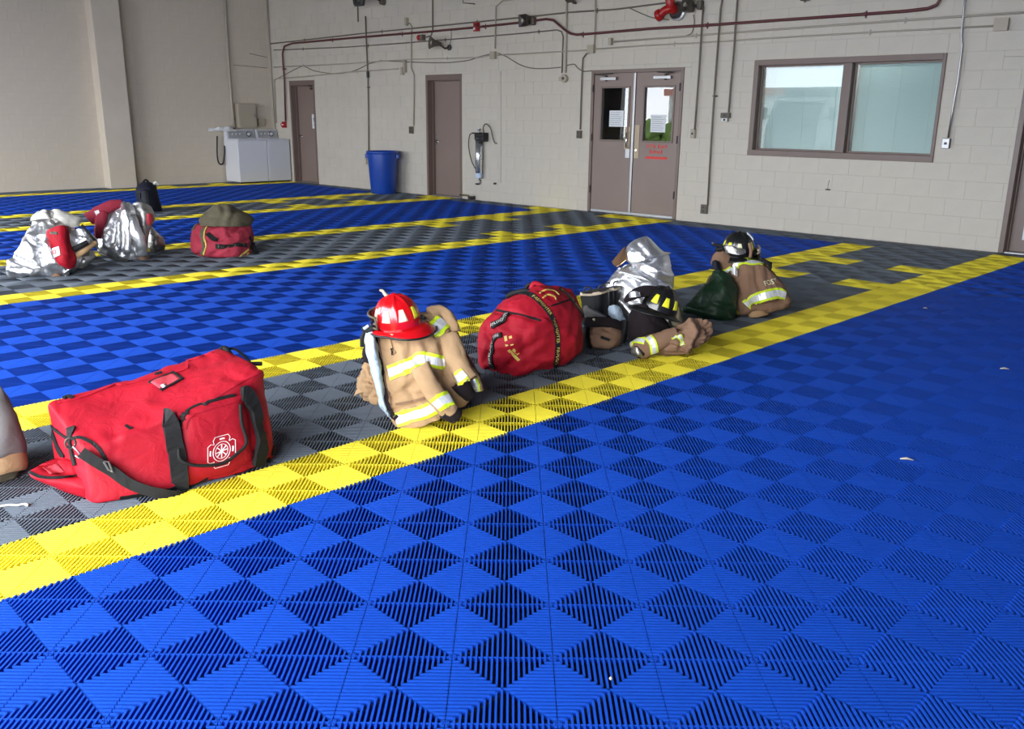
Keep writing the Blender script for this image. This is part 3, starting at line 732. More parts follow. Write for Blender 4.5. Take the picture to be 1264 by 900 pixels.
MB().tube([(xo + .1, -.34, zo + .02), (xo + .2, -.2, zo), (0, 0, 0)], 0.03, MT['dark']).lathe([(0.07, 0), (0.06, 0.08)], MT['grille'], 14, R90).build('swivel_arm', e)
# small dark fitting right at the top
c = wall_pt(996, -3, 0.0); e = empty('conduit_fitting', 'small dark fitting at the top edge above the window', 'fitting', c, None, WANG); MB().box(-.06,.06,-.08,-.001,-.04,.04, MT['dark']).build('housing', e, bevel=.01); MB().tube([(0,-.04,-.03),(0,-.05,-.055)], .015, MT['steel']).build('knob', e)
# little hook under the window
c = wall_pt(1022, 234, 0.0); e = empty('wall_hook', 'small dark hook on the wall below the window', 'hook', c, None, WANG)
MB().box(-.03, .03, -.012, -.001, -.008, .008, MT['dark']).build('hook_plate', e); MB().tube([(0.0,-.01,0),(0.004,-.02,.06),(.008,-.01,.12)], .0025, MT['dark'], 5).build('wire', e)

# ---- water filter
c = wall_pt(597, 168, 0.0); e = empty('water_filter', 'tall clear and chrome filter canister with a black head beside the second door', 'water filter', c, None, WANG)
MB().box(-.10, .13, -.14, -.002, -.02, .06, MT['black']).box(-.20, -.09, -.11, -.07, .035, .06, MT['black']).box(.04, .14, -.15, -.02, -.09, .0, MT['black']).build('filter_head', e, bevel=.012)
T = Matrix.Translation((-.03, -.09, 0))
MB().lathe([(.075, -.06), (.08, -.05), (.08, -.02)], MT['black'], 20, T).build('collar', e)
MT['canister'] = mat('canister', (0.75, 0.78, 0.80), 0.18, metal=0.9)
MB().lathe([(.045, -.66), (.062, -.63), (.066, -.36), (.066, -.05)], MT['canister'], 20, T).build('canister', e, smooth=True)
MB().lathe([(.067, -.40), (.067, -.385)], MT['steel'], 20, T, False, False).build('band', e)
MT['bluewhite'] = mat('pale_blue_plastic', (0.55, 0.68, 0.85), 0.4)
MB().lathe([(.05, -.73), (.06, -.72), (.06, -.64), (.05, -.63)], MT['bluewhite'], 18, T).build('drain_cap', e)
MB().lathe([(.02, .06), (.022, .10), (.03, .11), (.03, .13)], MT['steel'], 14, T).build('valve_knob', e)
MB().tube(cat_rom([(-.2, -.09, .048), (-.27, -.09, 0.0), (-.30, -.08, -.2), (-.24, -.06, -.45), (-.10, -.04, -.66), (-.07, -.03, -.80)], 6), .009, MT['dark'], 8).lathe([(.015,-.84),(.018,-.76)], MT['steel'], 10, Matrix.Translation((-.07,-.03,0))).build('hose', e, smooth=True)
MB().tube(cat_rom([(.10, -.09, .05), (.09, -.1, .15), (.15, -.09, .21), (.24, -.07, .14), (.27, -.05, .0), (.30, -.03, -.1), (.34, -.01, -.12)], 6), .009, MT['dark'], 8).build('hose', e, smooth=True)
e = wall_box('pipe_stub', 'tiny pipe stub on the wall below right of the water filter', 'pipe fitting', 612, 226.5, .035, .03, .05, 'dark')
e = wall_box('pipe_stub', 'tiny pipe stub on the wall under the water filter hose', 'pipe fitting', 590.5, 227, .05, .025, .06, 'dark')
# low shelf-like steel bracket near the floor
c = wall_pt(581, 241.5, 0.0); e = empty('floor_bracket', 'low steel bracket near the floor beside the second door', 'bracket', c, None, WANG)
MB().box(-.14, .13, -.16, -.001, .0, .035, MT['chrome']).build('shelf', e, bevel=.008); MB().box(.08, .13, -.15, -.001, -.06, .0, MT['dark']).build('support', e)

# ---- blue bin
c = on_floor(489, 237.5); R_ = 0.305; H_ = 0.80
e = empty('waste_bin', 'big round blue waste bin standing by the back wall left of the second door', 'bin', (c.x, wall_y(c.x) - R_ - 0.10, 0))
MT['can_in'] = MT['can']
MB().lathe([(.235, 0), (.24, .01), (.29, H_ - .06), (.29, H_ - .02), (.285, H_ - .02), (.27, H_ - .06), (.225, .02)], MT['can'], 36, None, True, True).build('bin_body', e, smooth=True)
MB().lathe([(.292, H_ - .055), (.31, H_ - .05), (.312, H_), (.30, H_ + .004), (.286, H_), (.286, H_ - .05)], MT['can'], 36, None, False, False).build('rim', e, smooth=True)
for sg in (-1, 1):
    T = Matrix.Rotation(math.radians(40), 4, 'Z'); MB().box(sg * .30 - .03, sg * .30 + .03, -.07, .07, H_ - .14, H_ - .05, MT['can'], T).build('bin_handle', e, bevel=.012)
for k in range(12):
    T = Matrix.Rotation(math.radians(30 * k), 4, 'Z') @ Matrix.Rotation(math.radians(-4.2), 4, 'Y'); MB().box(.243, .252, -.008, .008, .06, H_ - .15, MT['can'], T).build('rib', e)

# ---- washer and dryer by the left wall
MT['appl'] = mat('white_appliance', (0.74, 0.76, 0.82), 0.3, coat=0.3)
MT['panel'] = mat('grey_control_panel', (0.36, 0.37, 0.39), 0.35, var=.1, vscale=20)
MT['seam'] = mat('seam_dark', (0.10, 0.10, 0.11), 0.6)
def appliance(name, lb, y0, y1, dial_y):
    xb = LEFT_X + 0.06; D_ = 0.62; x1 = xb + D_; hz = 0.93; wy = y1 - y0
    e = empty(name, lb, name, ((xb + x1) / 2, (y0 + y1) / 2, 0))
    ox, oy = (xb + x1) / 2, (y0 + y1) / 2
    def bb(a, b, c_, d, e_, f, m, nm, bev=.006): return MB().box(a - ox, b - ox, c_ - oy, d - oy, e_, f, MT[m]).build(nm, e, bevel=bev)
    bb(xb, x1, y0, y1, 0.03, hz - .03, 'appl', 'cabinet', .012)
    bb(xb - .0, x1 + .012, y0 - .003, y1 + .003, hz - .03, hz, 'appl', 'top_panel', .012)
    bb(x1 - .05, x1 - .02, y0 + .03, y1 - .03, 0.0, .03, 'black', 'toe_kick', .002)
    bb(xb + .12, x1 - .06, y0 + .08, y1 - .08, hz, hz + .012, 'appl', 'lid', .008)
    # console
    s = MB(); vs = [(xb, hz), (xb + .16, hz), (xb + .10, hz + .20), (xb, hz + .21)]
    V = [(p[0] - ox, y0 + .01 - oy, p[1]) for p in vs] + [(p[0] - ox, y1 - .01 - oy, p[1]) for p in vs]
    s.add(V, [(0,1,2,3)[::-1], (4,5,6,7), (0,1,5,4), (1,2,6,5), (2,3,7,6), (3,0,4,7)], MT['appl']).build('console', e, bevel=.006)
    T = Matrix.Translation((xb + .165 - ox, 0, hz + .01)) @ Matrix.Rotation(math.radians(-16.7), 4, 'Y')
    cpn = MB().box(0, .003, y0 + .05 - oy, y1 - .04 - oy, .01, .18, MT['panel'], T).build('control_panel', e)
    TT = T @ Matrix.Translation((.003, dial_y - oy, .095)) @ Matrix.Rotation(math.radians(90), 4, 'Y')
    MB().lathe([(.06, 0), (.058, .003)], MT['seam'], 20, TT).build('dial_ring', cpn)
    MB().lathe([(.035, 0), (.03, .025)], MT['appl'], 16, TT @ Matrix.Translation((0, 0, .003))).build('dial', cpn)
    for k in range(3): MB().lathe([(.016, 0), (.014, .014)], MT['appl'], 10, T @ Matrix.Translation((.003, y0 + .14 + .09 * k - oy, .10)) @ Matrix.Rotation(math.radians(90), 4, 'Y')).build('knob', cpn)
    return e
ya = left_pt(297, 226, .68).y; yb = ya + 0.70; yc = yb + 0.70
appliance('washer', 'white washing machine, the left one of the pair in the corner', ya, yb - .005, yb - .17)
yc = min(yc, wall_y(LEFT_X + .4) - .03)
appliance('dryer', 'white dryer, the right one of the pair beside the first door', yb + .005, yc, yc - .17)
# detergent tray / cloth left of the washer, hoses
def lp(px, py, d=0.05): return left_pt(px, py, d)
o = MB().tube(cat_rom([lp(268, 168, .08), lp(268, 190, .09), lp(270, 201, .1), lp(275, 202, .12), lp(277, 190, .12), lp(277,180,.1)], 6), .016, MT['black'], 8).build('drain_hose', smooth=True, origin=lp(268, 168, .08)); tag(o, 'black drain hose looping beside the washing machine', 'hose')
T = Matrix.Translation((LEFT_X + .12, lp(274, 160).y, 1.10))
b_ = empty('cleaning_tray', 'pale plastic tray with a cloth on the wall left of the washing machine', 'tray', T.to_translation())
MB().box(-.10, .10, -.30, .25, 0, .02, MT['white']).box(-.10, -.09, -.30, .25, .02, .06, MT['white']).build('tray', b_, bevel=.004)
MB().tube(cat_rom([(0,-.2,.03),(0.01,-.1,.05),(0,0,.04),(.01,.1,.06),(0,.2,.05)], 4), [.03]*3+[.045]*6+[.05]*5+[.03]*3, MT['paper'], 8).build('cloth', b_, smooth=True)
# electric panel and small box on the left wall
p0, p1 = lp(291.5, 127.5, .1), lp(316, 157.5, .1)
e = empty('electric_panel', 'large beige electric panel on the left wall above the washing machine', 'electric panel', (LEFT_X, (p0.y + p1.y) / 2, (p0.z + p1.z) / 2))
hw, hh = (p1.y - p0.y) / 2, (p0.z - p1.z) / 2
MB().box(0.001, .16, -hw, hw, -hh, hh, MT['beige']).build('housing', e, bevel=.006); MB().box(.16, .168, -hw + .02, hw - .02, -hh + .02, hh - .02, MT['beige']).build('panel_door', e, bevel=.004); MB().box(.168, .178, hw - .07, hw - .045, -.05, .03, MT['steel']).build('latch', e)
p0, p1 = lp(318.5, 146.5, .05), lp(327, 155.5, .05)
e = empty('small_wall_box', 'small beige box right of the electric panel', 'junction box', (LEFT_X, (p0.y + p1.y) / 2, (p0.z + p1.z) / 2)); hw, hh = (p1.y - p0.y) / 2, (p0.z - p1.z) / 2
MB().box(0.001, .07, -hw, hw, -hh, hh, MT['beige']).build('housing', e, bevel=.004); MB().box(.07, .074, -hw+.01, hw-.01, -hh+.01, hh-.01, MT['beige']).build('cover_plate', e)
for (pts, r, m, lb) in (([(277, -25), (279, 30), (283, 90), (287, 140), (289, 158)], .03, 'conduit', 'thick pale pipe running down the left wall beside the electric panel'),
                        ([(333, -20), (336, 60), (338, 110), (341, 157), (336, 165)], .018, 'conduit', 'pale pipe running down in the corner to the dryer'),
                        ([(289, 145), (290, 170)], .014, 'black', 'short black hose behind the washing machine'),
                        ([(308, 66), (330, 71)], .006, 'conduit_d', 'thin cable on the left wall near the corner'), ([(288, 80), (330, 84)], .006, 'conduit_d', 'lower thin cable on the left wall near the corner')):
    P = [left_pt(x, y, .05 if r > .01 else .012) for (x, y) in pts]
    if 'pale pipe running down in the corner' in lb: P = [Vector((LEFT_X + .10, q.y, q.z)) for q in P]
    for q in P: q.y = min(q.y, wall_y(q.x) - .04)
    o = MB().tube(P, r, MT[m], 10).build('pipe' if r > .012 else 'cable', smooth=True, origin=P[0]); tag(o, lb, 'pipe' if r > .012 else 'cable')

# ================================================================== OUTSIDE, MIRRORED IN THE WINDOW: a low building, a hedge and a lamp post
MT['stucco'] = mat('pale_stucco', (0.50, 0.51, 0.49), 0.8, var=.1, vscale=.5); MT['roof'] = mat('roof_red', (0.35, 0.16, 0.12), 0.8); MT['leaf'] = mat('hedge_leaf', (0.10, 0.17, 0.03), 0.8, var=.4, vscale=3)
e = empty('neighbour_building', 'low pale building across the apron outside the bay doors', 'building', (-14, -18.5, 0))
MB().box(-9, 5.4, -2, 2, -.02, 2.5, MT['stucco']).build('walls', e); MB().box(-9.2, 5.6, -2.2, 2.2, 2.5, 2.8, MT['roof']).build('roof', e)
for k in range(4): MB().box(-7 + 3.3 * k, -5.4 + 3.3 * k, 2.0, 2.04, .9, 2.0, MT['corr']).build('window', e)
mb = MB()
for k in range(110):
    r_ = random.Random(k); c_ = Vector((-24 + r_.uniform(0, 4.5), -15.2 + r_.uniform(-1, 1), r_.uniform(.2, 1.0))); q = r_.uniform(.25, .5)
    mb.lathe([(q * .1, -q), (q * .8, -q * .5), (q, 0), (q * .75, q * .6), (q * .1, q)], MT['leaf'], 7, Matrix.Translation(c_))
o = mb.build('hedge'); tag(o, 'green hedge beyond the apron outside', 'hedge'); 

e = empty('parked_van', 'grey van parked outside the bay doors', 'van', (-12.3, -8.2, 0)); MT['van'] = mat('grey_van_paint', (0.16, 0.17, 0.18), 0.35)
MB().box(-.95, .95, -4.6, 0, .45, 2.5, MT['van']).build('cargo_body', e, bevel=.08)
MB().add([(x, y, z) for x in (-.9, .9) for (y, z) in ((0, .4), (1.2, .4), (1.15, 1.2), (.55, 2.1), (0, 2.2))], [(0,1,2,3,4)[::-1], (5,6,7,8,9)] + [(k, k + 5, (k + 1) % 5 + 5, (k + 1) % 5) for k in range(5)], MT['van']).build('cab', e, bevel=.04)
MB().add([(-.8, 1.14, 1.25), (.8, 1.14, 1.25), (.75, .62, 2.02), (-.75, .62, 2.02)], [(0,1,2,3)], MT['black']).build('windscreen', e).location = (0, .03, .01)
for (x, y) in ((-.85, .5), (.85, .5), (-.85, -3.6), (.85, -3.6)): MB().lathe([(.2,-.1),(.36,-.1),(.38,0),(.36,.1),(.2,.1)], MT['rubber_t'] if 'rubber_t' in MT else MT['black'], 20, Matrix.Translation((x, y, .36)) @ Matrix.Rotation(math.radians(90), 4, 'Y')).build('wheel', e)
for sg in (-1, 1): MB().tube([(sg * .9, .7, 1.5), (sg * 1.15, .8, 1.6)], .025, MT['black']).box(sg * 1.2 - .1, sg * 1.2 + .1, .75, .85, 1.45, 1.85, MT['black']).build('wing_mirror', e)
# ================================================================== SOFT GOODS TOOLKIT
class Fr:
    """upright frame standing at floor point: r to the right, f towards the viewer side, z up"""
    def __init__(s, px, py):
        s.o = on_floor(px, py); d = Vector((EYE.x - s.o.x, EYE.y - s.o.y, 0)).normalized()
        s.F = d; s.R = Vector((-d.y, d.x, 0)); s.Z = Vector((0, 0, 1))
        if s.R.dot(_rt) < 0: s.R = -s.R
    def at(s, px, py, f=0.0):                       # point on the upright plane f metres in front of the base
        r = ray(px, py); t = ((s.o - EYE).dot(s.F) + f) / r.dot(s.F); return EYE + r * t
    def w(s, r, f, z): return s.o + s.R * r + s.F * f + s.Z * z
    def loc(s, p): d = p - s.o; return (d.dot(s.R), d.dot(s.F), d.z)
def cr_closed(pts, n):
    N = len(pts); out_ = []
    for i in range(N):
        p0, p1, p2, p3 = pts[(i - 1) % N], pts[i], pts[(i + 1) % N], pts[(i + 2) % N]
        for k in range(n):
            t = k / n
            out_.append(0.5 * ((2 * p1) + (p2 - p0) * t + (2 * p0 - 5 * p1 + 4 * p2 - p3) * t * t + (3 * p1 - p0 - 3 * p2 + p3) * t ** 3))
    return out_
def to_px(p):
    d = p - EYE; z = d.dot(_fw); return (632 + F_PX * d.dot(_r2) / z, 450 - F_PX * d.dot(_u2) / z)
def seg_dist(q, a, b):
    ax, ay = a; bx, by = b; dx, dy = bx - ax, by - ay; L2 = dx * dx + dy * dy
    t = 0 if L2 == 0 else max(0, min(1, ((q[0] - ax) * dx + (q[1] - ay) * dy) / L2))
    return math.hypot(q[0] - ax - t * dx, q[1] - ay - t * dy)
def fold_noise(p, amp, freq, seed, stretch):
    q = Vector((p.x * freq * stretch[0] + seed, p.y * freq * stretch[1], p.z * freq * stretch[2]))
    q2 = q + Vector((noise.noise(q * 0.7), noise.noise(q * 0.7 + Vector((9, 3, 1))), 0)) * 0.8
    c = max(0.0, 1 - abs(noise.noise(q2 * 1.15 + Vector((5, 2, 7)))) * 7)
    c2 = max(0.0, 1 - abs(noise.noise(q2 * 2.1 + Vector((1, 8, 3)))) * 6)
    return amp * (0.8 * noise.noise(q2) - 0.50 * c - 0.28 * c2 + 0.3 * noise.noise(q2 * 3.1))
def grid_mesh(name, G, closed_u, mt, amp=0, freq=8, seed=0, stretch=(1, 1, 1), folds=(), caps=(True, True), parent=None, origin=None, thick=0.0, floor_=True, fold_front=None, capbulge=0.0, keep=0):
    """G: rows of points. closed_u: every row is a closed ring."""
    nr, nc = len(G), len(G[0]); V = [Vector(p) for row in G for p in row]; F_ = []
    for i in range(nr - 1):
        for j in range(nc if closed_u else nc - 1):
            a = i * nc + j; b = i * nc + (j + 1) % nc; F_.append((a, a + nc, b + nc, b))
    if closed_u:
        for side, row in ((0, 0), (1, nr - 1)):
            if not caps[side]: continue
            ring = list(range(row * nc, row * nc + nc)); c = sum((V[k] for k in ring), Vector()) / nc
            nn = V[row * nc] * 0
            prev = ring
            for q in (0.66, 0.33):
                cur = []
                for k in ring: cur.append(len(V)); V.append(c.lerp(V[k], q))
                for j in range(nc):
                    a, b, d, e = prev[j], prev[(j + 1) % nc], cur[(j + 1) % nc], cur[j]
                    F_.append((a, b, d, e) if side == 0 else (b, a, e, d))
                prev = cur
            V.append(c); ci = len(V) - 1
            for j in range(nc):
                F_.append((prev[j], prev[(j + 1) % nc], ci) if side == 0 else (prev[(j + 1) % nc], prev[j], ci))
    bm = bmesh.new(); bv = [bm.verts.new(v) for v in V]
    for f in F_:
        try: bm.faces.new([bv[k] for k in f])
        except ValueError: pass
    if closed_u: bmesh.ops.recalc_face_normals(bm, faces=bm.faces)
    bm.normal_update()
    cen = sum(V, Vector()) / len(V)
    nv = []
    for v in bm.verts:
        n = v.normal.copy(); p = v.co.copy()
        if not closed_u and n.dot(EYE - p) < 0: n = -n
        d = fold_noise(p, amp, freq, seed, stretch) if amp else 0
        if folds and n.dot((EYE - p).normalized()) > 0.05:
            q = to_px(p)
            for (poly, dep, wd) in folds:
                dm = min(seg_dist(q, poly[k], poly[k + 1]) for k in range(len(poly) - 1))
                if dm < wd * 3: d += 1.35 * dep * math.exp(-(dm / wd) ** 2)
        nv.append(p + n * d)
    for v, p in zip(bm.verts, nv):
        if floor_: p.z = max(p.z, 0.001)
        v.co = p
    if thick > 0:
        bm.normal_update()
        geom = bm.faces[:]; r = bmesh.ops.solidify(bm, geom=geom, thickness=thick)
        if floor_:
            for v in bm.verts: v.co.z = max(v.co.z, 0.0005)
    bmesh.ops.recalc_face_normals(bm, faces=bm.faces)
    me = bpy.data.meshes.new(name)
    bm.normal_update()
    bvh = BVHTree.FromBMesh(bm)
    if origin is not None:
        for v in bm.verts: v.co -= origin
    bm.to_mesh(me); bm.free(); me.materials.append(mt)
    me.polygons.foreach_set('use_smooth', [True] * len(me.polygons))
    o = bpy.data.objects.new(name, me); C.objects.link(o)
    if parent: o.parent = parent
    elif origin is not None: o.location = origin
    return o, bvh
def lump(name, fr, rows, back, mt, nu=5, nv=6, backn=3, **kw):
    """closed soft body: rows (top to bottom) of (px, py, f) across the side we see; back: depth f of the far side per row"""
    rings = []
    for row, fb in zip(rows, back):
        P = [fr.at(*p) for p in row]
        L = [fr.loc(p) for p in P]; a, b = L[-1], L[0]
        B = []
        for k in range(1, backn + 1):
            t = k / (backn + 1); r = a[0] + (b[0] - a[0]) * t; z = a[2] + (b[2] - a[2]) * t
            mf = a[1] + (b[1] - a[1]) * t; sh = math.sin(math.pi * t) ** 0.6; B.append(fr.w(r, mf + (fb - mf) * sh, max(0.0, z)))
        rings.append(P + B)
    rings = [cr_closed(r, nu) for r in rings]
    nc = len(rings[0]); cols = [cat_rom([rings[i][j] for i in range(len(rings))], nv) for j in range(nc)]
    G = [[cols[j][i] for j in range(nc)] for i in range(len(cols[0]))]
    return grid_mesh(name, G, True, mt, **kw)
def sheet(name, fr, rows, mt, nu=6, nv=6, thick=0.006, **kw):
    G = [cat_rom([fr.at(*p) for p in row], nu) for row in rows]
    nc = len(G[0]); cols = [cat_rom([G[i][j] for i in range(len(G))], nv) for j in range(nc)]
    G = [[cols[j][i] for j in range(nc)] for i in range(len(cols[0]))]
    return grid_mesh(name, G, False, mt, thick=thick, **kw)
def hit(bvh, px, py):
    d = ray(px, py).normalized(); r = bvh.ray_cast(EYE, d)
    if r[0] is None:
        # nearest point of the body to the ray
        best = None
        for k in range(60):
            p = EYE + d * (2 + k * 0.3); q = bvh.find_nearest(p)
            if q[0] is not None and (best is None or q[3] < best[3]): best = q
        return best[0], best[1]
    return r[0], r[1]
def strip(name, bvh, pix, width, m, parent=None, origin=None, lift=0.003, thick=0.003, sub=6, bands=None, smooth=True, pts=None, closed=False, widths=None):
    """webbing or tape that follows the surface along the given line; bands: [(fraction, material)] across"""
    if pts is None:
        pl = cat_rom([Vector((p[0], p[1], 0)) for p in pix], sub) if smooth else [Vector((p[0], p[1], 0)) for p in pix]
        H = [hit(bvh, p.x, p.y) for p in pl]
    else:
        H = [bvh.find_nearest(p)[:2] for p in cat_rom(pts, sub)]
    bands = bands or [(1.0, m)]
    fr_ = [0.0]
    for b in bands: fr_.append(fr_[-1] + b[0])
    fr_ = [x / fr_[-1] for x in fr_]
    mb = MB(); rows = []
    N = len(H)
    for i, (p, n) in enumerate(H):
        if n.dot(EYE - p) < 0 and pts is None: n = -n
        a = H[max(0, i - 1)][0]; b = H[min(N - 1, i + 1)][0]; t = (b - a)
        t = t.normalized() if t.length > 1e-7 else Vector((0, 0, 1))
        sd = t.cross(n).normalized(); wd = width if widths is None else width * (widths[0] + (widths[1] - widths[0]) * i / (N - 1))
        row = []
        for q in fr_:
            c = p + sd * (q - 0.5) * wd
            nn = bvh.find_nearest(c, 0.1)
            if nn[0] is not None and (nn[0] - c).length < wd: 
                n2 = nn[1] if nn[1].dot(n) > 0 else n
                row.append((nn[0] + n2 * (lift + thick), nn[0] + n2 * (lift * 0.2)))
            else: row.append((c + n * (lift + thick), c + n * lift * 0.2))
        rows.append(row)
    K = len(fr_); vs = []
    for row in rows: vs += [r[0] for r in row] + [r[1] for r in row]
    st = 2 * K
    for k, (fq, mq) in enumerate(bands):
        fs = [(i * st + k, i * st + k + 1, (i + 1) * st + k + 1, (i + 1) * st + k) for i in range(N - 1)]
        mb.add(vs, fs, mq) if k == 0 else (mb.f.extend(fs), mb.mi.extend([mb._m(mq)] * len(fs)))
    m0 = bands[0][1]; m1 = bands[-1][1]
    e0 = [(i * st, (i + 1) * st, (i + 1) * st + K, i * st + K) for i in range(N - 1)]; e1 = [(i * st + K - 1, i * st + 2 * K - 1, (i + 1) * st + 2 * K - 1, (i + 1) * st + K - 1) for i in range(N - 1)]
    mb.f += e0; mb.mi += [mb._m(m0)] * len(e0); mb.f += e1; mb.mi += [mb._m(m1)] * len(e1)
    for r0 in (0, (N - 1) * st):
        fs = [(r0 + k, r0 + K + k, r0 + K + k + 1, r0 + k + 1) for k in range(K - 1)]; mb.f += fs; mb.mi += [mb._m(m0)] * len(fs)
    o = mb.build(name, parent, smooth=False, origin=origin if parent is None else None)
    if parent is not None and origin is not None:
        for v in o.data.vertices: v.co -= Vector(origin)
    return o
def decal(name, bvh, poly, m, parent, origin, lift=0.002, n=6):
    """flat piece of fabric or foil lying on the surface; poly: four pixel corners (tl, tr, br, bl)"""
    tl, tr, br, bl = poly; vs = []; fs = []
    for i in range(n + 1):
        for j in range(n + 1):
            u, v = j / n, i / n
            x = (tl[0] * (1 - u) + tr[0] * u) * (1 - v) + (bl[0] * (1 - u) + br[0] * u) * v
            y = (tl[1] * (1 - u) + tr[1] * u) * (1 - v) + (bl[1] * (1 - u) + br[1] * u) * v
            p, nn = hit(bvh, x, y); 
            if nn.dot(EYE - p) < 0: nn = -nn
            vs.append(p + nn * lift - origin)
    for i in range(n):
        for j in range(n): a = i * (n + 1) + j; fs.append((a, a + n + 1, a + n + 2, a + 1))
    o = MB().add(vs, fs, m).build(name, parent, smooth=True)
    sm = o.modifiers.new('thickness', 'SOLIDIFY'); sm.thickness = 0.0012; sm.offset = 0
    return o
def rel(o, parent, origin):                     # mesh made at world place, child of an unrotated empty at origin
    o.parent = parent
    for v in o.data.vertices: v.co -= Vector(origin)
    return o

def fabric(name, col, rough=0.85, wv=900.0, var=0.08, sheen=0.2, bump=0.25, vscale=9):
    m = mat(name, col, rough, spec=0.25, var=var, vscale=vscale, sheen=0.0)
    n = m.node_tree; b = n.nodes['Principled BSDF']; t = n.nodes.new('ShaderNodeTexCoord')
    z = n.nodes.new('ShaderNodeTexNoise'); z.inputs['Scale'].default_value = 11; z.inputs['Detail'].default_value = 4; z.inputs['Distortion'].default_value = 0.8
    p = n.nodes.new('ShaderNodeBump'); p.inputs['Strength'].default_value = min(1, bump * 1.5); p.inputs['Distance'].default_value = 0.02
    wn = n.nodes.new('ShaderNodeTexWave'); wn.inputs['Scale'].default_value = wv / 10; wn.inputs['Distortion'].default_value = 1
    p2 = n.nodes.new('ShaderNodeBump'); p2.inputs['Strength'].default_value = 0.08; p2.inputs['Distance'].default_value = 0.001
    n.links.new(t.outputs['Object'], z.inputs['Vector']); n.links.new(z.outputs['Fac'], p.inputs['Height']); n.links.new(t.outputs['Object'], wn.inputs['Vector'])
    n.links.new(wn.outputs['Fac'], p2.inputs['Height']); n.links.new(p.outputs['Normal'], p2.inputs['Normal']); n.links.new(p2.outputs['Normal'], b.inputs['Normal'])
    return m
MT['redbag'] = fabric('red_canvas', (0.40, 0.008, 0.021), 0.62)
MT['redbag2'] = fabric('crimson_canvas', (0.40, 0.008, 0.022), 0.7)
MT['redbag3'] = fabric('faded_red_canvas', (0.36, 0.035, 0.06), 0.75)
MT['redlin'] = fabric('pale_red_lining', (0.60, 0.06, 0.08), 0.8)
MT['web'] = fabric('black_webbing', (0.012, 0.012, 0.013), 0.7, var=0.1)
MT['tan_f'] = fabric('tan_turnout_cloth', (0.40, 0.255, 0.135), 0.9)
MT['brown_f'] = fabric('brown_turnout_cloth', (0.23, 0.135, 0.085), 0.9)
MT['quilt'] = fabric('pale_blue_quilt_lining', (0.42, 0.52, 0.62), 0.8, bump=0.8)
MT['darkgreen'] = fabric('dark_green_nylon', (0.012, 0.035, 0.017), 0.45, bump=0.5)
MT['olive'] = fabric('olive_canvas', (0.115, 0.10, 0.065), 0.9)
MT['blackf'] = fabric('black_knit', (0.016, 0.011, 0.013), 0.95)
MT['navyf'] = fabric('black_nylon', (0.008, 0.010, 0.020), 0.6)
MT['greyf'] = fabric('grey_felt', (0.20, 0.195, 0.19), 0.9, var=0.15)
MT['cream'] = fabric('cream_cloth', (0.62, 0.60, 0.54), 0.8)
MT['lime'] = mat('lime_tape', (0.62, 0.80, 0.02), 0.55)
MT['silvertape'] = mat('silver_tape', (0.80, 0.82, 0.82), 0.35, metal=0.35, var=0.15, vscale=30)
MT['redshell'] = mat('red_helmet_shell', (0.55, 0.004, 0.008), 0.22, coat=0.6)
MT['blackshell'] = mat('black_helmet_shell', (0.010, 0.010, 0.010), 0.28, coat=0.4)
MT['rubber'] = mat('black_rubber', (0.010, 0.010, 0.011), 0.4)
MT['yellowtri'] = mat('yellow_reflector', (0.90, 0.86, 0.03), 0.4)
MT['paleyellow'] = mat('pale_reflector', (0.92, 0.92, 0.62), 0.4)
MT['gold'] = mat('gold_visor', (0.62, 0.36, 0.20), 0.15, metal=0.9)
MT['visor'] = glass_mat('clear_visor', (0.62, 0.66, 0.70), 1.5)
MT['goldtxt'] = mat('gold_print', (0.70, 0.50, 0.12), 0.5)
MT['whiteprint'] = mat('white_print', (0.85, 0.78, 0.78), 0.7)
def foil(name, col, rough):
    m = mat(name, col, rough, metal=0.93)
    n = m.node_tree; b = n.nodes['Principled BSDF']; t = n.nodes.new('ShaderNodeTexCoord')
    z = n.nodes.new('ShaderNodeTexNoise'); z.inputs['Scale'].default_value = 16; z.inputs['Detail'].default_value = 7; z.inputs['Distortion'].default_value = 0.6
    p = n.nodes.new('ShaderNodeBump'); p.inputs['Strength'].default_value = 0.6; p.inputs['Distance'].default_value = 0.02
    n.links.new(t.outputs['Object'], z.inputs['Vector']); n.links.new(z.outputs['Fac'], p.inputs['Height']); n.links.new(p.outputs['Normal'], b.inputs['Normal'])
    return m
MT['foil'] = foil('aluminized_cloth', (0.93, 0.94, 0.96), 0.33)
MT['foil_d'] = foil('dull_aluminized_cloth', (0.45, 0.44, 0.42), 0.42)
REFL = [(0.22, MT['lime']), (0.56, MT['silvertape']), (0.22, MT['lime'])]

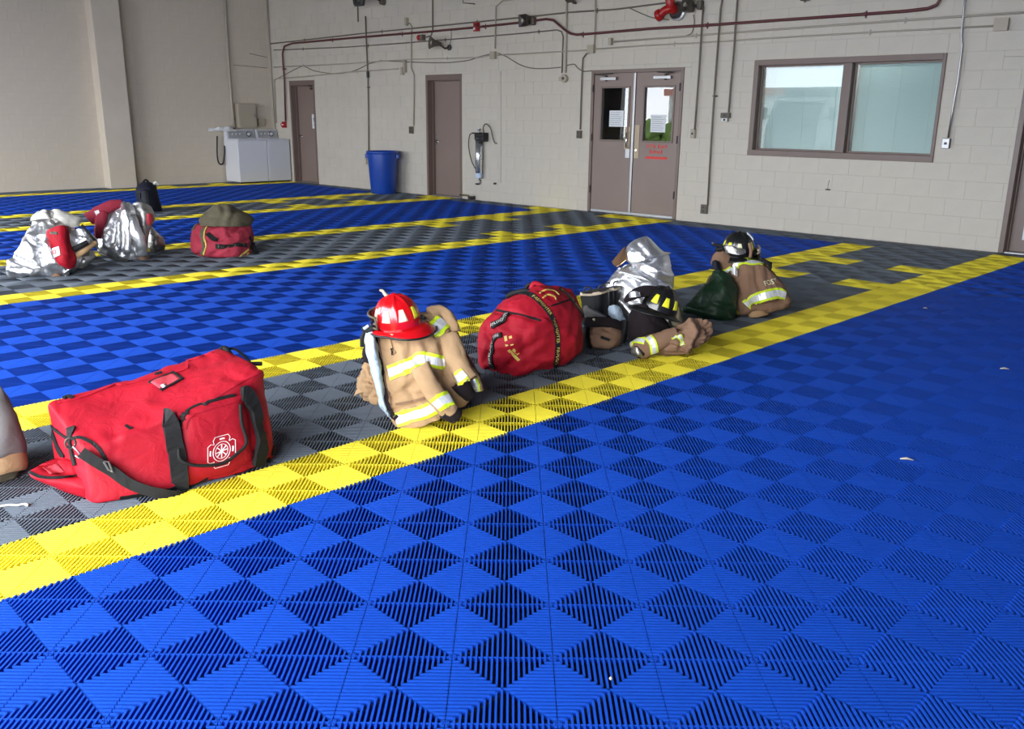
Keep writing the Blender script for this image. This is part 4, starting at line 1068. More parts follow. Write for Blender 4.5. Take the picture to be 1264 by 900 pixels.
# ================================================================== BIG RED DUFFEL BAG
def rrect(fb, ft, bt, bb, y, n=4, pw=0.09):
    """rounded cross-section through four corners (x, z) at a given y"""
    c = [fb, ft, bt, bb]; P = []
    for k in range(4):
        a, b = c[k], c[(k + 1) % 4]
        for t in (pw, 0.5, 1 - pw):
            P.append(Vector((a[0] + (b[0] - a[0]) * t, y, a[1] + (b[1] - a[1]) * t)))
    return P
OD = Vector((-1.87, -0.16, 0))
duf = empty('duffel_bag', 'big red duffel bag with black straps and a white round emblem lying at the left', 'bag', OD)
st = [(-.545, (-1.74, 0.01), (-1.79, .195), (-2.10, .30), (-2.09, .01)), (-.535, (-1.715, 0.0), (-1.765, .225), (-2.12, .325), (-2.10, 0)),
      (-.46, (-1.675, 0.0), (-1.735, .235), (-2.125, .335), (-2.11, 0)), (-.30, (-1.625, 0), (-1.71, .265), (-2.12, .345), (-2.10, 0)),
      (-.10, (-1.600, 0), (-1.685, .325), (-2.11, .375), (-2.09, 0)), (.05, (-1.60, 0), (-1.67, .375), (-2.10, .405), (-2.08, 0)),
      (.17, (-1.63, 0), (-1.685, .405), (-2.11, .425), (-2.09, 0)), (.215, (-1.66, 0.0), (-1.715, .395), (-2.11, .42), (-2.08, 0)), (.235, (-1.72, .03), (-1.77, .34), (-2.05, .36), (-2.03, .03))]
rings = [cr_closed(rrect(a, b, c_, d, y), 6) for (y, a, b, c_, d) in st]
nc = len(rings[0]); cols = [cat_rom([r[j] for r in rings], 8) for j in range(nc)]
G = [[cols[j][i] for j in range(nc)] for i in range(len(cols[0]))]
dfolds = [([(205,455),(180,500),(150,520)], .008, 7), ([(330,458),(290,480),(245,500),(190,525),(150,540)], .006, 5), ([(150,552),(190,552),(215,560)], -.007, 4), ([(180,500),(200,507),(225,512)], .006, 5),
          ([(135,535),(160,528),(205,528)], -.006, 4), ([(150,575),(190,590),(215,592)], -.006, 5), ([(290,440),(262,447),(240,452)], -.007, 4), ([(280,465),(300,470),(320,468)], -.005, 4),
          ([(305,500),(318,520),(325,545)], -.008, 5), ([(250,520),(275,540),(265,560)], -.004, 5), ([(120,485),(160,478),(220,480)], .005, 9), ([(75,500),(72,520)], -.004, 5)]
body, bD = grid_mesh('bag_body', G, True, MT['redbag'], amp=.010, freq=4.5, seed=4, folds=dfolds, parent=duf, origin=OD)
def DS(nm, pix, w_, m='web', **k):
    if nm == 'grip_strap': k['lift'] = .026
    return _DS(nm, pix, w_, m, **k)
def _DS(nm, pix, w_, m='web', **k): return strip(nm, bD, pix, w_, MT[m], duf, OD, **k)
DS('grip_strap', [(203,517),(209,520),(214,545),(219,575),(222,606)], .062, lift=.004)
DS('grip_strap', [(296,486),(303,487),(311,505),(317,530),(320,548),(316,573)], .055, lift=.004)
DS('zip_line', [(72,497),(95,492),(125,482),(160,466),(185,456),(225,447),(262,436)], .012, 'redbag2', lift=.002)
DS('zip_line', [(212,532),(200,522),(235,505),(262,492),(295,473),(325,457)], .010, 'redbag2', lift=.002)
DS('bottom_piping', [(150,620),(225,607),(300,583),(333,567)], .02, 'web', lift=.002)
# front pocket
pk = [(222,524),(232,506),(262,494),(294,487),(301,495),(308,548),(306,570),(222,607)]
inner = sum((Vector((p[0], p[1], 0)) for p in pk), Vector()) / len(pk)
vsP = []; fsP = []; NP = 48
loop = cr_closed([Vector((p[0], p[1], 0)) for p in pk], 6); NP = len(loop)
for q, lf in ((1.0, .001), (.97, .011), (.6, .016), (.3, .018)):
    for p in loop:
        x = inner.x + (p.x - inner.x) * q; y = inner.y + (p.y - inner.y) * q; h_, n_ = hit(bD, x, y); 
        if n_.dot(EYE - h_) < 0: n_ = -n_
        vsP.append(h_ + n_ * lf - OD)
for k in range(3):
    for j in range(NP): fsP.append((k * NP + j, k * NP + (j + 1) % NP, (k + 1) * NP + (j + 1) % NP, (k + 1) * NP + j))
h_, n_ = hit(bD, inner.x, inner.y); vsP.append(h_ + n_ * .018 - OD); c_ = len(vsP) - 1
for j in range(NP): fsP.append((3 * NP + j, 3 * NP + (j + 1) % NP, c_))
pocket = MB().add(vsP, fsP, MT['redbag']).build('front_pocket', duf, smooth=True)
bmp = bmesh.new(); bmp.from_mesh(pocket.data); 
for v in bmp.verts: v.co += OD
bP = BVHTree.FromBMesh(bmp); bmp.free()
strip('pocket_zip', bP, [(223,528),(226,515),(236,504),(262,495),(290,488)], .022, MT['web'], pocket, OD)
strip('pocket_seam', bP, [(229,530),(231,520),(240,511),(265,502),(292,495)], .007, MT['redbag2'], pocket, OD, thick=.002)
# round emblem: maltese style badge drawn with thin white strokes
bcx, bcy = 273.5, 557
def ell(rx, ry, n=26, a0=0): return [(bcx + rx * math.cos(a0 + 2 * math.pi * k / n), bcy + ry * math.sin(a0 + 2 * math.pi * k / n)) for k in range(n + 1)]
emb = empty_parent = None
def stroke(pix, w_=.0024): return strip('emblem_line', bP, pix, w_, MT['whiteprint'], pocket, OD, lift=.001, thick=.0012, smooth=False)
def skew(pts): return [(bcx + (x) * 0.97, bcy + y - 0.28 * x) for (x, y) in pts]
stroke(skew([(11 * math.cos(a * math.pi / 13), 12 * math.sin(a * math.pi / 13)) for a in range(27)]))
stroke(skew([(8 * math.cos(a * math.pi / 9), 8.8 * math.sin(a * math.pi / 9)) for a in range(19)]), .002)
arm = []
for k in range(4):
    a = k * math.pi / 2
    for (rr_, da) in ((13.5, -.785), (17.5, -.66), (19.5, -.45), (17.6, 0), (19.5, .45), (17.5, .66)): arm.append((rr_ * math.cos(a + da), rr_ * 1.08 * math.sin(a + da)))
arm.append(arm[0]); stroke(skew(arm))
for (p, q) in (((-6, -6), (6, 6)), ((6, -6), (-6, 6)), ((0, -8), (0, 8)), ((-7, 1), (7, -1))): stroke(skew([p, ((p[0] + q[0]) / 2, (p[1] + q[1]) / 2), q]), .004)
for k in range(4):
    a = k * math.pi / 2 + .05; stroke(skew([(14.5 * math.cos(a + d_), 15.5 * math.sin(a + d_)) for d_ in (-.22, -.08, .06, .2)]), .006)
# hanging grip loop across the pocket
gp = [hit(bP, x, y)[0] + Vector((0.030, -.012, 0.006)) for (x, y) in [(217,552),(222,565),(236,572),(255,573),(275,570),(290,560),(303,545),(310,522),(308,498)]]
o = MB().tube([p - OD for p in cat_rom(gp, 6)], .007, MT['web'], 8).build('grip_handle', duf, smooth=True)
# top label pocket
lab = [(185,472),(214,460),(225,468),(200,482)]
decal('label_window', bD, lab, MT['redlin'], duf, OD, .003)
strip('label_frame', bD, lab + [lab[0]], .014, MT['web'], duf, OD, smooth=False, lift=.003)
decal('label_card', bD, [(198,477),(203,475),(206,478),(201,480)], MT['paper'], duf, OD, .006, 2)
DS('tear', [(155,525),(160,529),(164,528)], .010, 'web', lift=.001)
# collapsed end: dark side panel, open pocket, shoulder strap with clips
DS('end_binding', [(60,524),(66,537),(74,556),(80,565)], .03, 'web', lift=.003)
DS('end_seam', [(62,524),(72,533),(85,541),(100,541),(120,552),(133,572),(140,585)], .012, 'web', lift=.003)
fD = Fr(110, 605)
pockA, bA = lump('end_pocket', fD, [[(35,582,.02),(55,572,.0),(84,567,-.02),(104,575,.0),(138,571,.05)], [(38,587,.03),(60,592,.06),(90,592,.08),(118,590,.09),(140,580,.06)],
        [(52,594,.0),(75,603,.06),(100,610,.09),(122,612,.10),(146,603,.07)], [(95,610,-.02),(110,620,.04),(130,624,.06),(142,622,.06),(150,616,.05)]], [-.10, -.10, -.12, -.10], MT['redbag'], nu=6, nv=8, amp=.005, freq=9, seed=2, parent=duf, origin=OD,
        folds=[([(60,575),(90,583),(130,574)], -.018, 6), ([(118,590),(112,610)], -.010, 3), ([(140,585),(132,605),(146,612)], -.012, 3), ([(95,600),(120,606)], .006, 4)])
strip('pocket_zip', bA, [(36,583),(50,589),(75,590),(100,586),(125,577),(138,571)], .010, MT['web'], pockA, OD)
decal('pocket_lining', bA, [(52,578),(70,572),(80,583),(62,586)], MT['redlin'], pockA, OD, .004)
DS('corner_loop', [(88,528),(87,545),(90,560),(94,574)], .03, 'web', lift=.006)
sp = [fD.at(*p) for p in [(100,558,.14),(112,566,.15),(125,574,.16),(140,583,.17),(158,596,.185),(180,605,.20),(203,610,.21),(222,612,.20),(240,609,.14)]]
SPm = cat_rom(sp, 6); vs = []; fs = []
for i, p in enumerate(SPm):
    t = (SPm[min(i + 1, len(SPm) - 1)] - SPm[max(0, i - 1)]).normalized(); n_ = fD.F; sd = t.cross(n_).normalized() * .021; th = n_ * .003
    vs += [p - sd - OD, p + sd - OD, p + sd + th - OD, p - sd + th - OD]
for i in range(len(SPm) - 1):
    a = i * 4
    for k in range(4): fs.append((a + k, a + (k + 1) % 4, a + 4 + (k + 1) % 4, a + 4 + k))
fs += [(0, 1, 2, 3), (len(vs) - 1, len(vs) - 2, len(vs) - 3, len(vs) - 4)]
shs = MB().add(vs, fs, MT['web']).build('shoulder_strap', duf)
MB().tube([fD.at(*p) - OD for p in [(128,570,.175),(134,580,.18),(139,583,.18),(134,570,.175),(128,570,.175)]], .004, MT['steel'], 6).build('slide_buckle', shs)
ring_ = []
for k in range(17):
    a = 2 * math.pi * k / 16; ring_.append(fD.at(87 + 6.5 * math.cos(a), 547 + 6.5 * math.sin(a), .12) - OD)
MB().tube(ring_, .0045, MT['dark'], 6).build('d_ring', duf, smooth=True)
MB().tube([fD.at(*p) - OD for p in [(90,551,.13),(95,556,.14),(99,561,.14),(97,566,.14),(93,562,.14)]], .004, MT['steel'], 6).build('clip', duf, smooth=True)
# black handle webbing at the far top corner, flap
fE = Fr(300, 560)
for nm, P, w_ in (('end_handle', [(272,433,-.30),(277,430,-.30),(283,436,-.26),(290,447,-.22),(298,453,-.18)], .05), ('end_handle', [(280,431,-.32),(290,431,-.32),(303,441,-.26),(313,452,-.2)], .022)):
    PP = cat_rom([fE.at(*p) for p in P], 5); mb = MB(); mb.tube([p - OD for p in PP], w_ * .28, MT['web'], 8); mb.build(nm, duf, smooth=True)
MB().tube([fE.at(*p) - OD for p in [(296,454,-.16),(310,449,-.14),(323,449,-.12)]], .010, MT['web'], 6).build('end_handle', duf)
DS('zip_pull', [(79,493),(85,490),(90,493)], .016, 'web', lift=.006)
DS('zip_pull', [(188,449),(192,447),(196,446)], .012, 'web', lift=.01)
DS('side_bottle_net', [(332,480),(336,510),(338,545),(336,562)], .02, 'web', lift=.006)

# ================================================================== GREY FOLDED COAT AT THE LEFT EDGE AND THE TWIG
fG = Fr(10, 588)
OG = fG.o.copy(); gb = empty('folded_hood', 'grey felted cloth draped over a tan folded block at the left edge', 'cloth', OG)
lump('grey_cover', fG, [[(-40,470,-.05),(-20,472,.0),(0,477,.03),(8,486,.0)], [(-48,500,.0),(-20,500,.08),(5,498,.08),(20,510,.02)], [(-52,530,.02),(-20,535,.12),(10,530,.12),(28,532,.04)], [(-54,552,.04),(-20,562,.14),(12,556,.14),(33,549,.05)], [(-52,560,.03),(-20,570,.12),(12,564,.12),(33,556,.04)]],
     [-.2, -.3, -.32, -.32, -.3], MT['greyf'], amp=.006, freq=7, seed=8, parent=gb, origin=OG)
lump('tan_block', fG, [[(-50,558,.04),(-20,568,.13),(14,561,.13),(31,553,.05)], [(-50,575,.04),(-20,583,.13),(14,577,.13),(35,570,.05)], [(-50,582,.03),(-20,590,.12),(14,583,.12),(34,576,.04)]], [-.3, -.3, -.3], MT['tan_f'], amp=.002, freq=7, parent=gb, origin=OG)
lump('lower_layer', fG, [[(-48,582,.02),(-20,588,.09),(10,582,.09),(26,577,.03)], [(-46,596,.0),(-20,600,.06),(8,594,.06),(22,586,.02)]], [-.28, -.28], MT['olive'], amp=.003, freq=7, parent=gb, origin=OG)
P = [on_floor(x, y) + Vector((0, 0, .006)) for (x, y) in [(-12,629),(0,627),(12,625),(22,625.5),(30,624),(35,625.5)]]
o = MB().tube(cat_rom(P, 4), [.0045] * 17 + [.006, .006, .006, .007], MT['cream'], 6).build('cord_end', smooth=True, origin=P[0]); tag(o, 'thin pale cord end lying on the grey tiles at the left edge', 'cord')
# ================================================================== HELMET BUILDER
def basis(fr, U, B):
    U = (fr.R * U[0] + fr.F * U[1] + Vector((0, 0, U[2]))).normalized(); B = fr.R * B[0] + fr.F * B[1] + Vector((0, 0, B[2])); B = (B - U * B.dot(U)).normalized(); S = U.cross(B)
    return Matrix(((B.x, S.x, U.x, 0), (B.y, S.y, U.y, 0), (B.z, S.z, U.z, 0), (0, 0, 0, 1)))
def dome_pt(th, ph, a=.125, b=.108, h=.160, rib=0.0):
    """th around from the back (+x), ph 0 base .. pi/2 crown"""
    c = math.cos(ph) ** 0.85; p = Vector((a * c * math.cos(th), b * c * math.sin(th), h * math.sin(ph) ** 0.95))
    return p * (1 + rib)
def helmet(name, label, fr, cpos, U, B, shell, tri, bill=.10, tri_th=(), parent=None, ribs=8, sc_=1.0, brim_trim='rubber', frontbrim=.03):
    T = basis(fr, U, B) @ Matrix.Scale(sc_, 4)
    e = empty(name, label, 'helmet', cpos)
    NT, NPH = 64, 20; vs = []; fs = []
    for i in range(NPH + 1):
        ph = (math.pi / 2) * i / NPH * .995
        for j in range(NT):
            th = 2 * math.pi * j / NT
            rb = 0
            for k in range(ribs):
                d_ = abs(((th - 2 * math.pi * (k + .5) / ribs + math.pi) % (2 * math.pi)) - math.pi); rb += .07 * math.exp(-(d_ * math.cos(ph) / .05) ** 2) * (math.sin(2 * ph) ** .3 if ph > .12 else 0)
            vs.append(T @ dome_pt(th, ph, rib=rb * (0.6 if i > 0 else 0)))
    for i in range(NPH):
        for j in range(NT): a = i * NT + j; b = i * NT + (j + 1) % NT; fs.append((a, b, b + NT, a + NT))
    fs.append(tuple(range(NPH * NT, NPH * NT + NT)))
    MB().add(vs, fs, shell).build('shell', e, smooth=True)
    # brim: long bill at the back
    vs = []; fs = []; prof = [(0.0, 0.004), (.5, -.004), (1.0, -.014), (1.0, -.020), (.5, -.012), (-.05, -.006)]
    def reach(th): return frontbrim + (bill - frontbrim) * max(0, math.cos(th)) ** 1.3 + .012 * abs(math.sin(th))
    for j in range(NT):
        th = 2 * math.pi * j / NT; r = reach(th); base = Vector((.122 * math.cos(th), .106 * math.sin(th), 0)); dr = Vector((math.cos(th), math.sin(th), 0))
        for (t, z) in prof: vs.append(T @ (base + dr * (r * t) + Vector((0, 0, z - .03 * max(0, math.cos(th)) * t * t))))
    K = len(prof)
    for j in range(NT):
        for k in range(K): fs.append((j * K + k, ((j + 1) % NT) * K + k, ((j + 1) % NT) * K + (k + 1) % K, j * K + (k + 1) % K))
    MB().add(vs, fs, shell).build('brim', e, smooth=True)
    rimp = []
    for j in range(NT + 1):
        th = 2 * math.pi * j / NT; r = reach(th); rimp.append(T @ (Vector((.122 * math.cos(th), .106 * math.sin(th), 0)) + Vector((math.cos(th), math.sin(th), 0)) * r + Vector((0, 0, -.017 - .03 * max(0, math.cos(th))))))
    MB().tube(rimp, .0055, MT[brim_trim], 8).build('edge_trim', e, smooth=True)
    for q, th0 in enumerate(tri_th):
        th0, m_ = (th0 if isinstance(th0, tuple) else (th0, tri)); g = []; n = 5
        for i in range(n + 1):
            for j in range(n + 1):
                v = i / n; u = (j / n - .5) * (1 - .45 * v); g.append(T @ (dome_pt(th0 + u * .42, .25 + v * .42) * 1.016))
        f_ = []
        for i in range(n):
            for j in range(n): a = i * (n + 1) + j; f_.append((a, a + 1, a + n + 2, a + n + 1))
        o = MB().add(g, f_, m_).build('reflector', e, smooth=True); sm = o.modifiers.new('t', 'SOLIDIFY'); sm.thickness = .003
    return e, T

# ================================================================== TAN COAT PILE WITH RED HELMET
fT = Fr(505, 513); OT = fT.o.copy()
coat = empty('tan_turnout_coat', 'tan turnout coat with lime and silver bands draped in a heap under the red helmet', 'coat', OT)
rows = [[(458,402,-.06),(480,396,-.03),(505,392,.0),(530,388,-.02),(546,390,-.06)],
        [(462,425,.0),(480,422,.04),(505,418,.07),(535,408,.05),(556,408,-.03)],
        [(467,455,.05),(482,452,.10),(508,448,.12),(540,440,.10),(566,440,.0)],
        [(473,485,.09),(488,484,.14),(515,478,.17),(548,470,.14),(577,466,.03)],
        [(480,510,.11),(498,512,.17),(525,506,.20),(555,496,.16),(580,484,.05)],
        [(488,526,.13),(506,529,.19),(535,522,.21),(562,508,.16),(578,496,.06)]]
tf = [([(480,400),(495,430),(500,460)], .006, 5), ([(515,415),(522,440),(530,458)], .010, 5), ([(513,456),(525,475),(540,492),(550,500)], .022, 6), ([(500,480),(512,470),(518,462)], -.014, 3.5), ([(485,492),(505,478),(520,474)], -.008, 3), ([(553,405),(556,440),(560,470)], .010, 5),
      ([(545,425),(550,455),(548,480)], -.018, 3.5), ([(488,505),(512,500),(535,492)], -.010, 2.5), ([(492,478),(508,486),(525,488)], -.008, 3), ([(530,400),(540,415)], -.008, 3), ([(484,440),(490,462)], -.006, 3), ([(524,440),(535,452)], -.005, 4)]
cb_, bT = lump('coat_body', fT, rows, [-.25, -.32, -.36, -.38, -.38, -.36], MT['tan_f'], nu=13, nv=14, amp=.017, freq=6, seed=11, folds=tf, parent=coat, origin=OT)
def TS(nm, pix, w_, m='web', bands=None, **k): return strip(nm, bT, pix, w_, MT[m] if isinstance(m, str) else m, coat, OT, bands=bands, **k)
TS('reflective_band', [(480,461),(495,455),(510,449),(520,443),(535,446),(549,448)], .075, bands=REFL)
TS('reflective_band', [(489,519),(505,514),(525,508),(542,499)], .07, bands=REFL)
TS('reflective_band', [(533,409),(541,403),(549,394)], .085, bands=REFL)
TS('chest_seam', [(467,410),(471,440),(478,480),(488,520)], .005, 'brown_f')
TS('pocket_flap', [(488,499),(510,495),(533,489)], .010, 'brown_f')
TS('mic_loop', [(481,418),(483,430),(487,437)], .016, 'tan_f', lift=.006)
TS('loop_hole', [(484,430),(485,438)], .010, 'web', lift=.008)
# front placket: black edging and the pale quilted lining folded outwards
TS('black_placket', [(461,408),(466,430),(472,460),(476,490),(482,508),(490,517)], .026, 'blackf', lift=.006)
lin_, bLn = lump('quilt_lining', fT, [[(449,413,.02),(453,408,.05),(460,409,.06),(464,416,.03)], [(451,430,.04),(456,430,.09),(463,430,.10),(468,432,.05)], [(456,455,.06),(461,456,.12),(468,455,.13),(472,456,.08)], [(463,478,.09),(467,480,.15),(472,480,.15),(474,480,.10)], [(468,500,.11),(472,503,.16),(476,502,.16),(479,502,.12)], [(478,514,.13),(481,517,.17),(484,518,.17),(486,516,.13)]],
     [-.04, -.03, -.0, .04, .07, .09], MT['quilt'], nu=5, nv=7, amp=.011, freq=18, seed=5, parent=coat, origin=OT)
# two sleeves
def sleeve(nm, fr, pts, rad, m, par, org, seed=0, amp=.011, flat=.8, nseg=5, band=None):
    P = cat_rom([fr.at(*p) for p in pts], nseg); N = len(P)
    R_ = [rad[0] + (rad[1] - rad[0]) * i / (N - 1) for i in range(N)] if isinstance(rad, tuple) else cat_rom([Vector((q, 0, 0)) for q in rad], nseg)
    R_ = [q if isinstance(q, float) else q.x for q in R_]; G = []
    for i in range(N):
        t = (P[min(N - 1, i + 1)] - P[max(0, i - 1)]).normalized(); u = t.cross(fr.F); u = u.normalized() if u.length > 1e-3 else fr.R; v = u.cross(t)
        G.append([P[i] + (u * math.cos(a) + v * math.sin(a) * flat) * R_[i] for a in [2 * math.pi * k / 28 for k in range(28)]])
    return grid_mesh(nm, G, True, m, amp=amp, freq=10, seed=seed, parent=par, origin=org)
s1, bS1 = sleeve('sleeve', fT, [(518,452,.20),(528,472,.235),(540,490,.25),(550,502,.25),(556,509,.245)], (.050, .048), MT['tan_f'], coat, OT, 3)
strip('reflective_band', bS1, [(537,501),(547,494),(557,491)], .075, None, s1, OT, bands=REFL)
sleeve('dark_cuff', fT, [(549,506,.25),(558,511,.245),(563,514,.235)], (.045, .040), MT['blackf'], s1, OT, 4, .003)
MB().tube([fT.at(*p) - OT for p in [(555,511,.25),(561,519,.25)]], .02, MT['olive'], 10).build('cuff_lining', s1, smooth=True)
s2, bS2 = sleeve('sleeve', fT, [(553,415,.02),(562,440,.08),(570,458,.12),(577,470,.14)], (.055, .055), MT['tan_f'], coat, OT, 6)
strip('reflective_band', bS2, [(553,478),(562,470),(574,461)], .065, None, s2, OT, bands=REFL)
sleeve('dark_cuff', fT, [(568,472,.13),(574,482,.12),(580,489,.10)], (.05, .035), MT['blackf'], s2, OT, 4, .003)
fl2, bF2 = sleeve('coat_tail', fT, [(566,440,.0),(578,458,.02),(586,472,.03),(588,482,.03)], (.03, .035), MT['tan_f'], coat, OT, 9)
strip('reflective_band', bF2, [(583,469),(586,476),(588,484)], .05, None, fl2, OT, bands=REFL)
sleeve('collar', fT, [(530,388,-.04),(545,384,-.06),(556,396,-.04),(560,410,-.02)], (.035, .03), MT['tan_f'], coat, OT, 2)
# trousers and boots lying to the left
fL = Fr(458, 492); OL = fL.o.copy(); tr = empty('tan_turnout_trousers', 'crumpled tan turnout trousers on the floor left of the tan coat', 'trousers', OL)
lump('trouser_heap', fL, [[(447,448,.0),(452,444,.03),(460,446,.04),(466,452,.02)], [(445,458,.02),(450,460,.07),(460,462,.08),(470,460,.04)], [(440,472,.02),(450,476,.10),(462,478,.12),(474,478,.08)], [(444,485,.02),(452,490,.10),(466,494,.13),(476,494,.10)], [(450,494,.0),(458,499,.08),(468,503,.11),(476,502,.10)]],
     [-.12, -.15, -.18, -.18, -.15], MT['tan_f'], nu=8, nv=9, amp=.022, freq=12, seed=21, parent=tr, origin=OL, folds=[([(447,468),(460,471),(470,468)], -.02, 3), ([(455,480),(465,488)], -.012, 3)])
lump('trouser_flap', fL, [[(439,482,.05),(446,478,.07),(454,479,.07)], [(437,489,.05),(444,485,.08),(452,484,.09)]], [.02, .02], MT['tan_f'], amp=.003, parent=tr, origin=OL)
lump('dark_braces', fL, [[(449,424,.02),(455,424,.04),(460,430,.02)], [(447,436,.02),(454,438,.05),(461,440,.03)], [(447,446,.02),(455,449,.05),(462,450,.03)]], [-.06, -.08, -.08], MT['blackf'], amp=.008, freq=16, parent=tr, origin=OL)
# dark green bag behind the coat
fN = Fr(582, 478); ON = fN.o.copy(); gn = empty('green_drawstring_bag', 'dark green bag squeezed behind the tan coat, left of the round red bag', 'bag', ON)
lump('bag_body', fN, [[(548,432,-.02),(558,426,.0),(568,428,.0),(576,434,-.02)], [(552,445,.0),(566,442,.05),(578,445,.05),(586,450,.0)], [(556,460,.02),(572,460,.08),(586,462,.07),(594,465,.0)], [(560,472,.0),(574,474,.06),(588,474,.05),(593,472,.0)]], [-.12, -.16, -.18, -.15], MT['darkgreen'], amp=.008, freq=10, seed=31, parent=gn, origin=ON)
# red helmet resting on the coat
hc = fT.at(492, 400, .02)
he, TH = helmet('fire_helmet', 'glossy red fire helmet with pale trapezoid reflectors on top of the tan coat', fT, hc, (-.14, .10, 1), (.88, .42, -.10), MT['redshell'], MT['paleyellow'], bill=.075, tri_th=(math.pi * 1.72, math.pi * 1.5 - .1, (math.pi * 1.22, MT['paleyellow']), (math.pi * .02 - .2, MT['yellowtri'])), sc_=.93)
def hm(*p): return TH @ Vector(p)
MB().tube([hm(-.02, 0, .145), hm(-.045, 0, .16), hm(-.06, 0, .185), hm(-.075, .0, .187)], [.012, .010, .008, .005], MT['tan'], 8).build('crest_finial', he, smooth=True)
gs = []
for k in range(9):
    a = math.radians(115 + 130 * k / 8); gs.append((hm(.150 * math.cos(a), .125 * math.sin(a), .012), hm(.153 * math.cos(a), .128 * math.sin(a), .075)))
MB().add([p for g_ in gs for p in g_], [(2 * k, 2 * k + 2, 2 * k + 3, 2 * k + 1) for k in range(8)], MT['visor']).build('goggle_lens', he)
MB().tube([g_[1] for g_ in gs], .006, MT['olive'], 6).tube([g_[0] for g_ in gs], .006, MT['olive'], 6).tube([gs[0][0], gs[0][1]], .006, MT['olive'], 6).tube([gs[-1][0], gs[-1][1]], .006, MT['olive'], 6).build('goggle_frame', he, smooth=True)
MB().tube([hm(.126, .03, .03), hm(.15, .02, .025), hm(.155, -.01, .02)], .010, MT['rubber'], 6).build('goggle_clip', he)
MB().box(-.012, .012, -.004, .004, -.01, .006, MT['tan'], Matrix.Translation(hm(.02, -.128, -.012))).build('brim_buckle', he)
MB().tube(cat_rom([fT.at(*p) - hc for p in [(454,404,.02),(450,410,.03),(447,417,.03),(447,428,.03)]], 4), .010, MT['web'], 6).tube(cat_rom([fT.at(*p) - hc for p in [(448,404,.03),(455,408,.04),(462,404,.05)]], 4), .016, MT['web'], 8).build('chin_strap', he, smooth=True)
MB().tube([fT.at(*p) - hc for p in [(449,406,.05),(455,402,.05)]], .008, MT['quilt'], 6).build('strap_clip', he)

# ================================================================== ROUND RED GEAR BAG
fB = Fr(655, 458); OB = fB.o.copy(); rb_ = empty('red_gear_bag', 'rounded crimson gear bag with black lettered webbing, middle of the near grey lane', 'bag', OB)
rows = [[(622,372,-.22),(640,362,-.18),(662,352,-.16),(688,352,-.20),(706,358,-.28)],
        [(606,386,-.10),(628,372,.0),(662,362,.0),(700,366,-.12),(719,384,-.28)],
        [(594,402,-.04),(612,396,.08),(655,390,.14),(702,392,.0),(720,404,-.22)],
        [(591,425,-.02),(606,424,.12),(650,420,.20),(700,418,.06),(721,424,-.18)],
        [(592,448,-.04),(606,450,.10),(648,450,.18),(692,444,.06),(717,436,-.18)],
        [(597,455,-.06),(612,459,.05),(642,463,.12),(684,455,.0),(708,441,-.18)]]
rf = [([(612,383),(640,388),(668,396)], -.012, 2.5), ([(600,430),(630,425),(660,405),(672,395)], .012, 6), ([(625,455),(640,440),(668,420)], -.014, 4), ([(598,410),(606,425),(601,445)], -.012, 4), ([(640,462),(660,450),(685,440)], .012, 5), ([(655,452),(680,430),(685,410)], -.008, 6), ([(615,440),(625,452)], .010, 4), ([(690,440),(706,420)], .008, 6), ([(610,400),(620,410)], .01, 5), ([(645,415),(650,440)], -.010, 5)]
bb_, bB = lump('bag_body', fB, rows, [-.42, -.52, -.56, -.56, -.54, -.48], MT['redbag2'], nu=13, nv=13, amp=.020, freq=5.5, seed=14, folds=rf, parent=rb_, origin=OB)
def BS(nm, pix, w_, m='web', **k): return strip(nm, bB, pix, w_, MT[m], rb_, OB, **k)
w1 = BS('webbing_strap', [(640,362),(655,364),(668,375),(680,390),(687,410),(688,430),(686,451)], .032, lift=.004)
w2 = BS('webbing_strap', [(690,356),(700,364),(710,376),(720,390)], .03, lift=.004)
w3 = BS('side_handle', [(626,388),(621,396),(614,400),(608,402)], .035, lift=.012)
w4 = BS('side_handle', [(620,413),(612,416),(608,430),(606,445),(609,454)], .032, lift=.008)
BS('zip_line', [(612,383),(640,388),(668,396)], .014, 'blackf', lift=.002)
BS('zip_line', [(680,378),(692,374),(704,370)], .010, 'blackf', lift=.002)
def lettering(par, bvh, pix, n, m, size=.5, wd=.016):
    """small lettering woven into the webbing"""
    pl = cat_rom([Vector((p[0], p[1], 0)) for p in pix], 10)
    L = [0]
    for i in range(1, len(pl)): L.append(L[-1] + (pl[i] - pl[i - 1]).length)
    def at_(d):
        for i in range(1, len(L)):
            if L[i] >= d: t = (d - L[i - 1]) / (L[i] - L[i - 1] + 1e-9); return pl[i - 1].lerp(pl[i], t)
        return pl[-1]
    return L[-1], at_
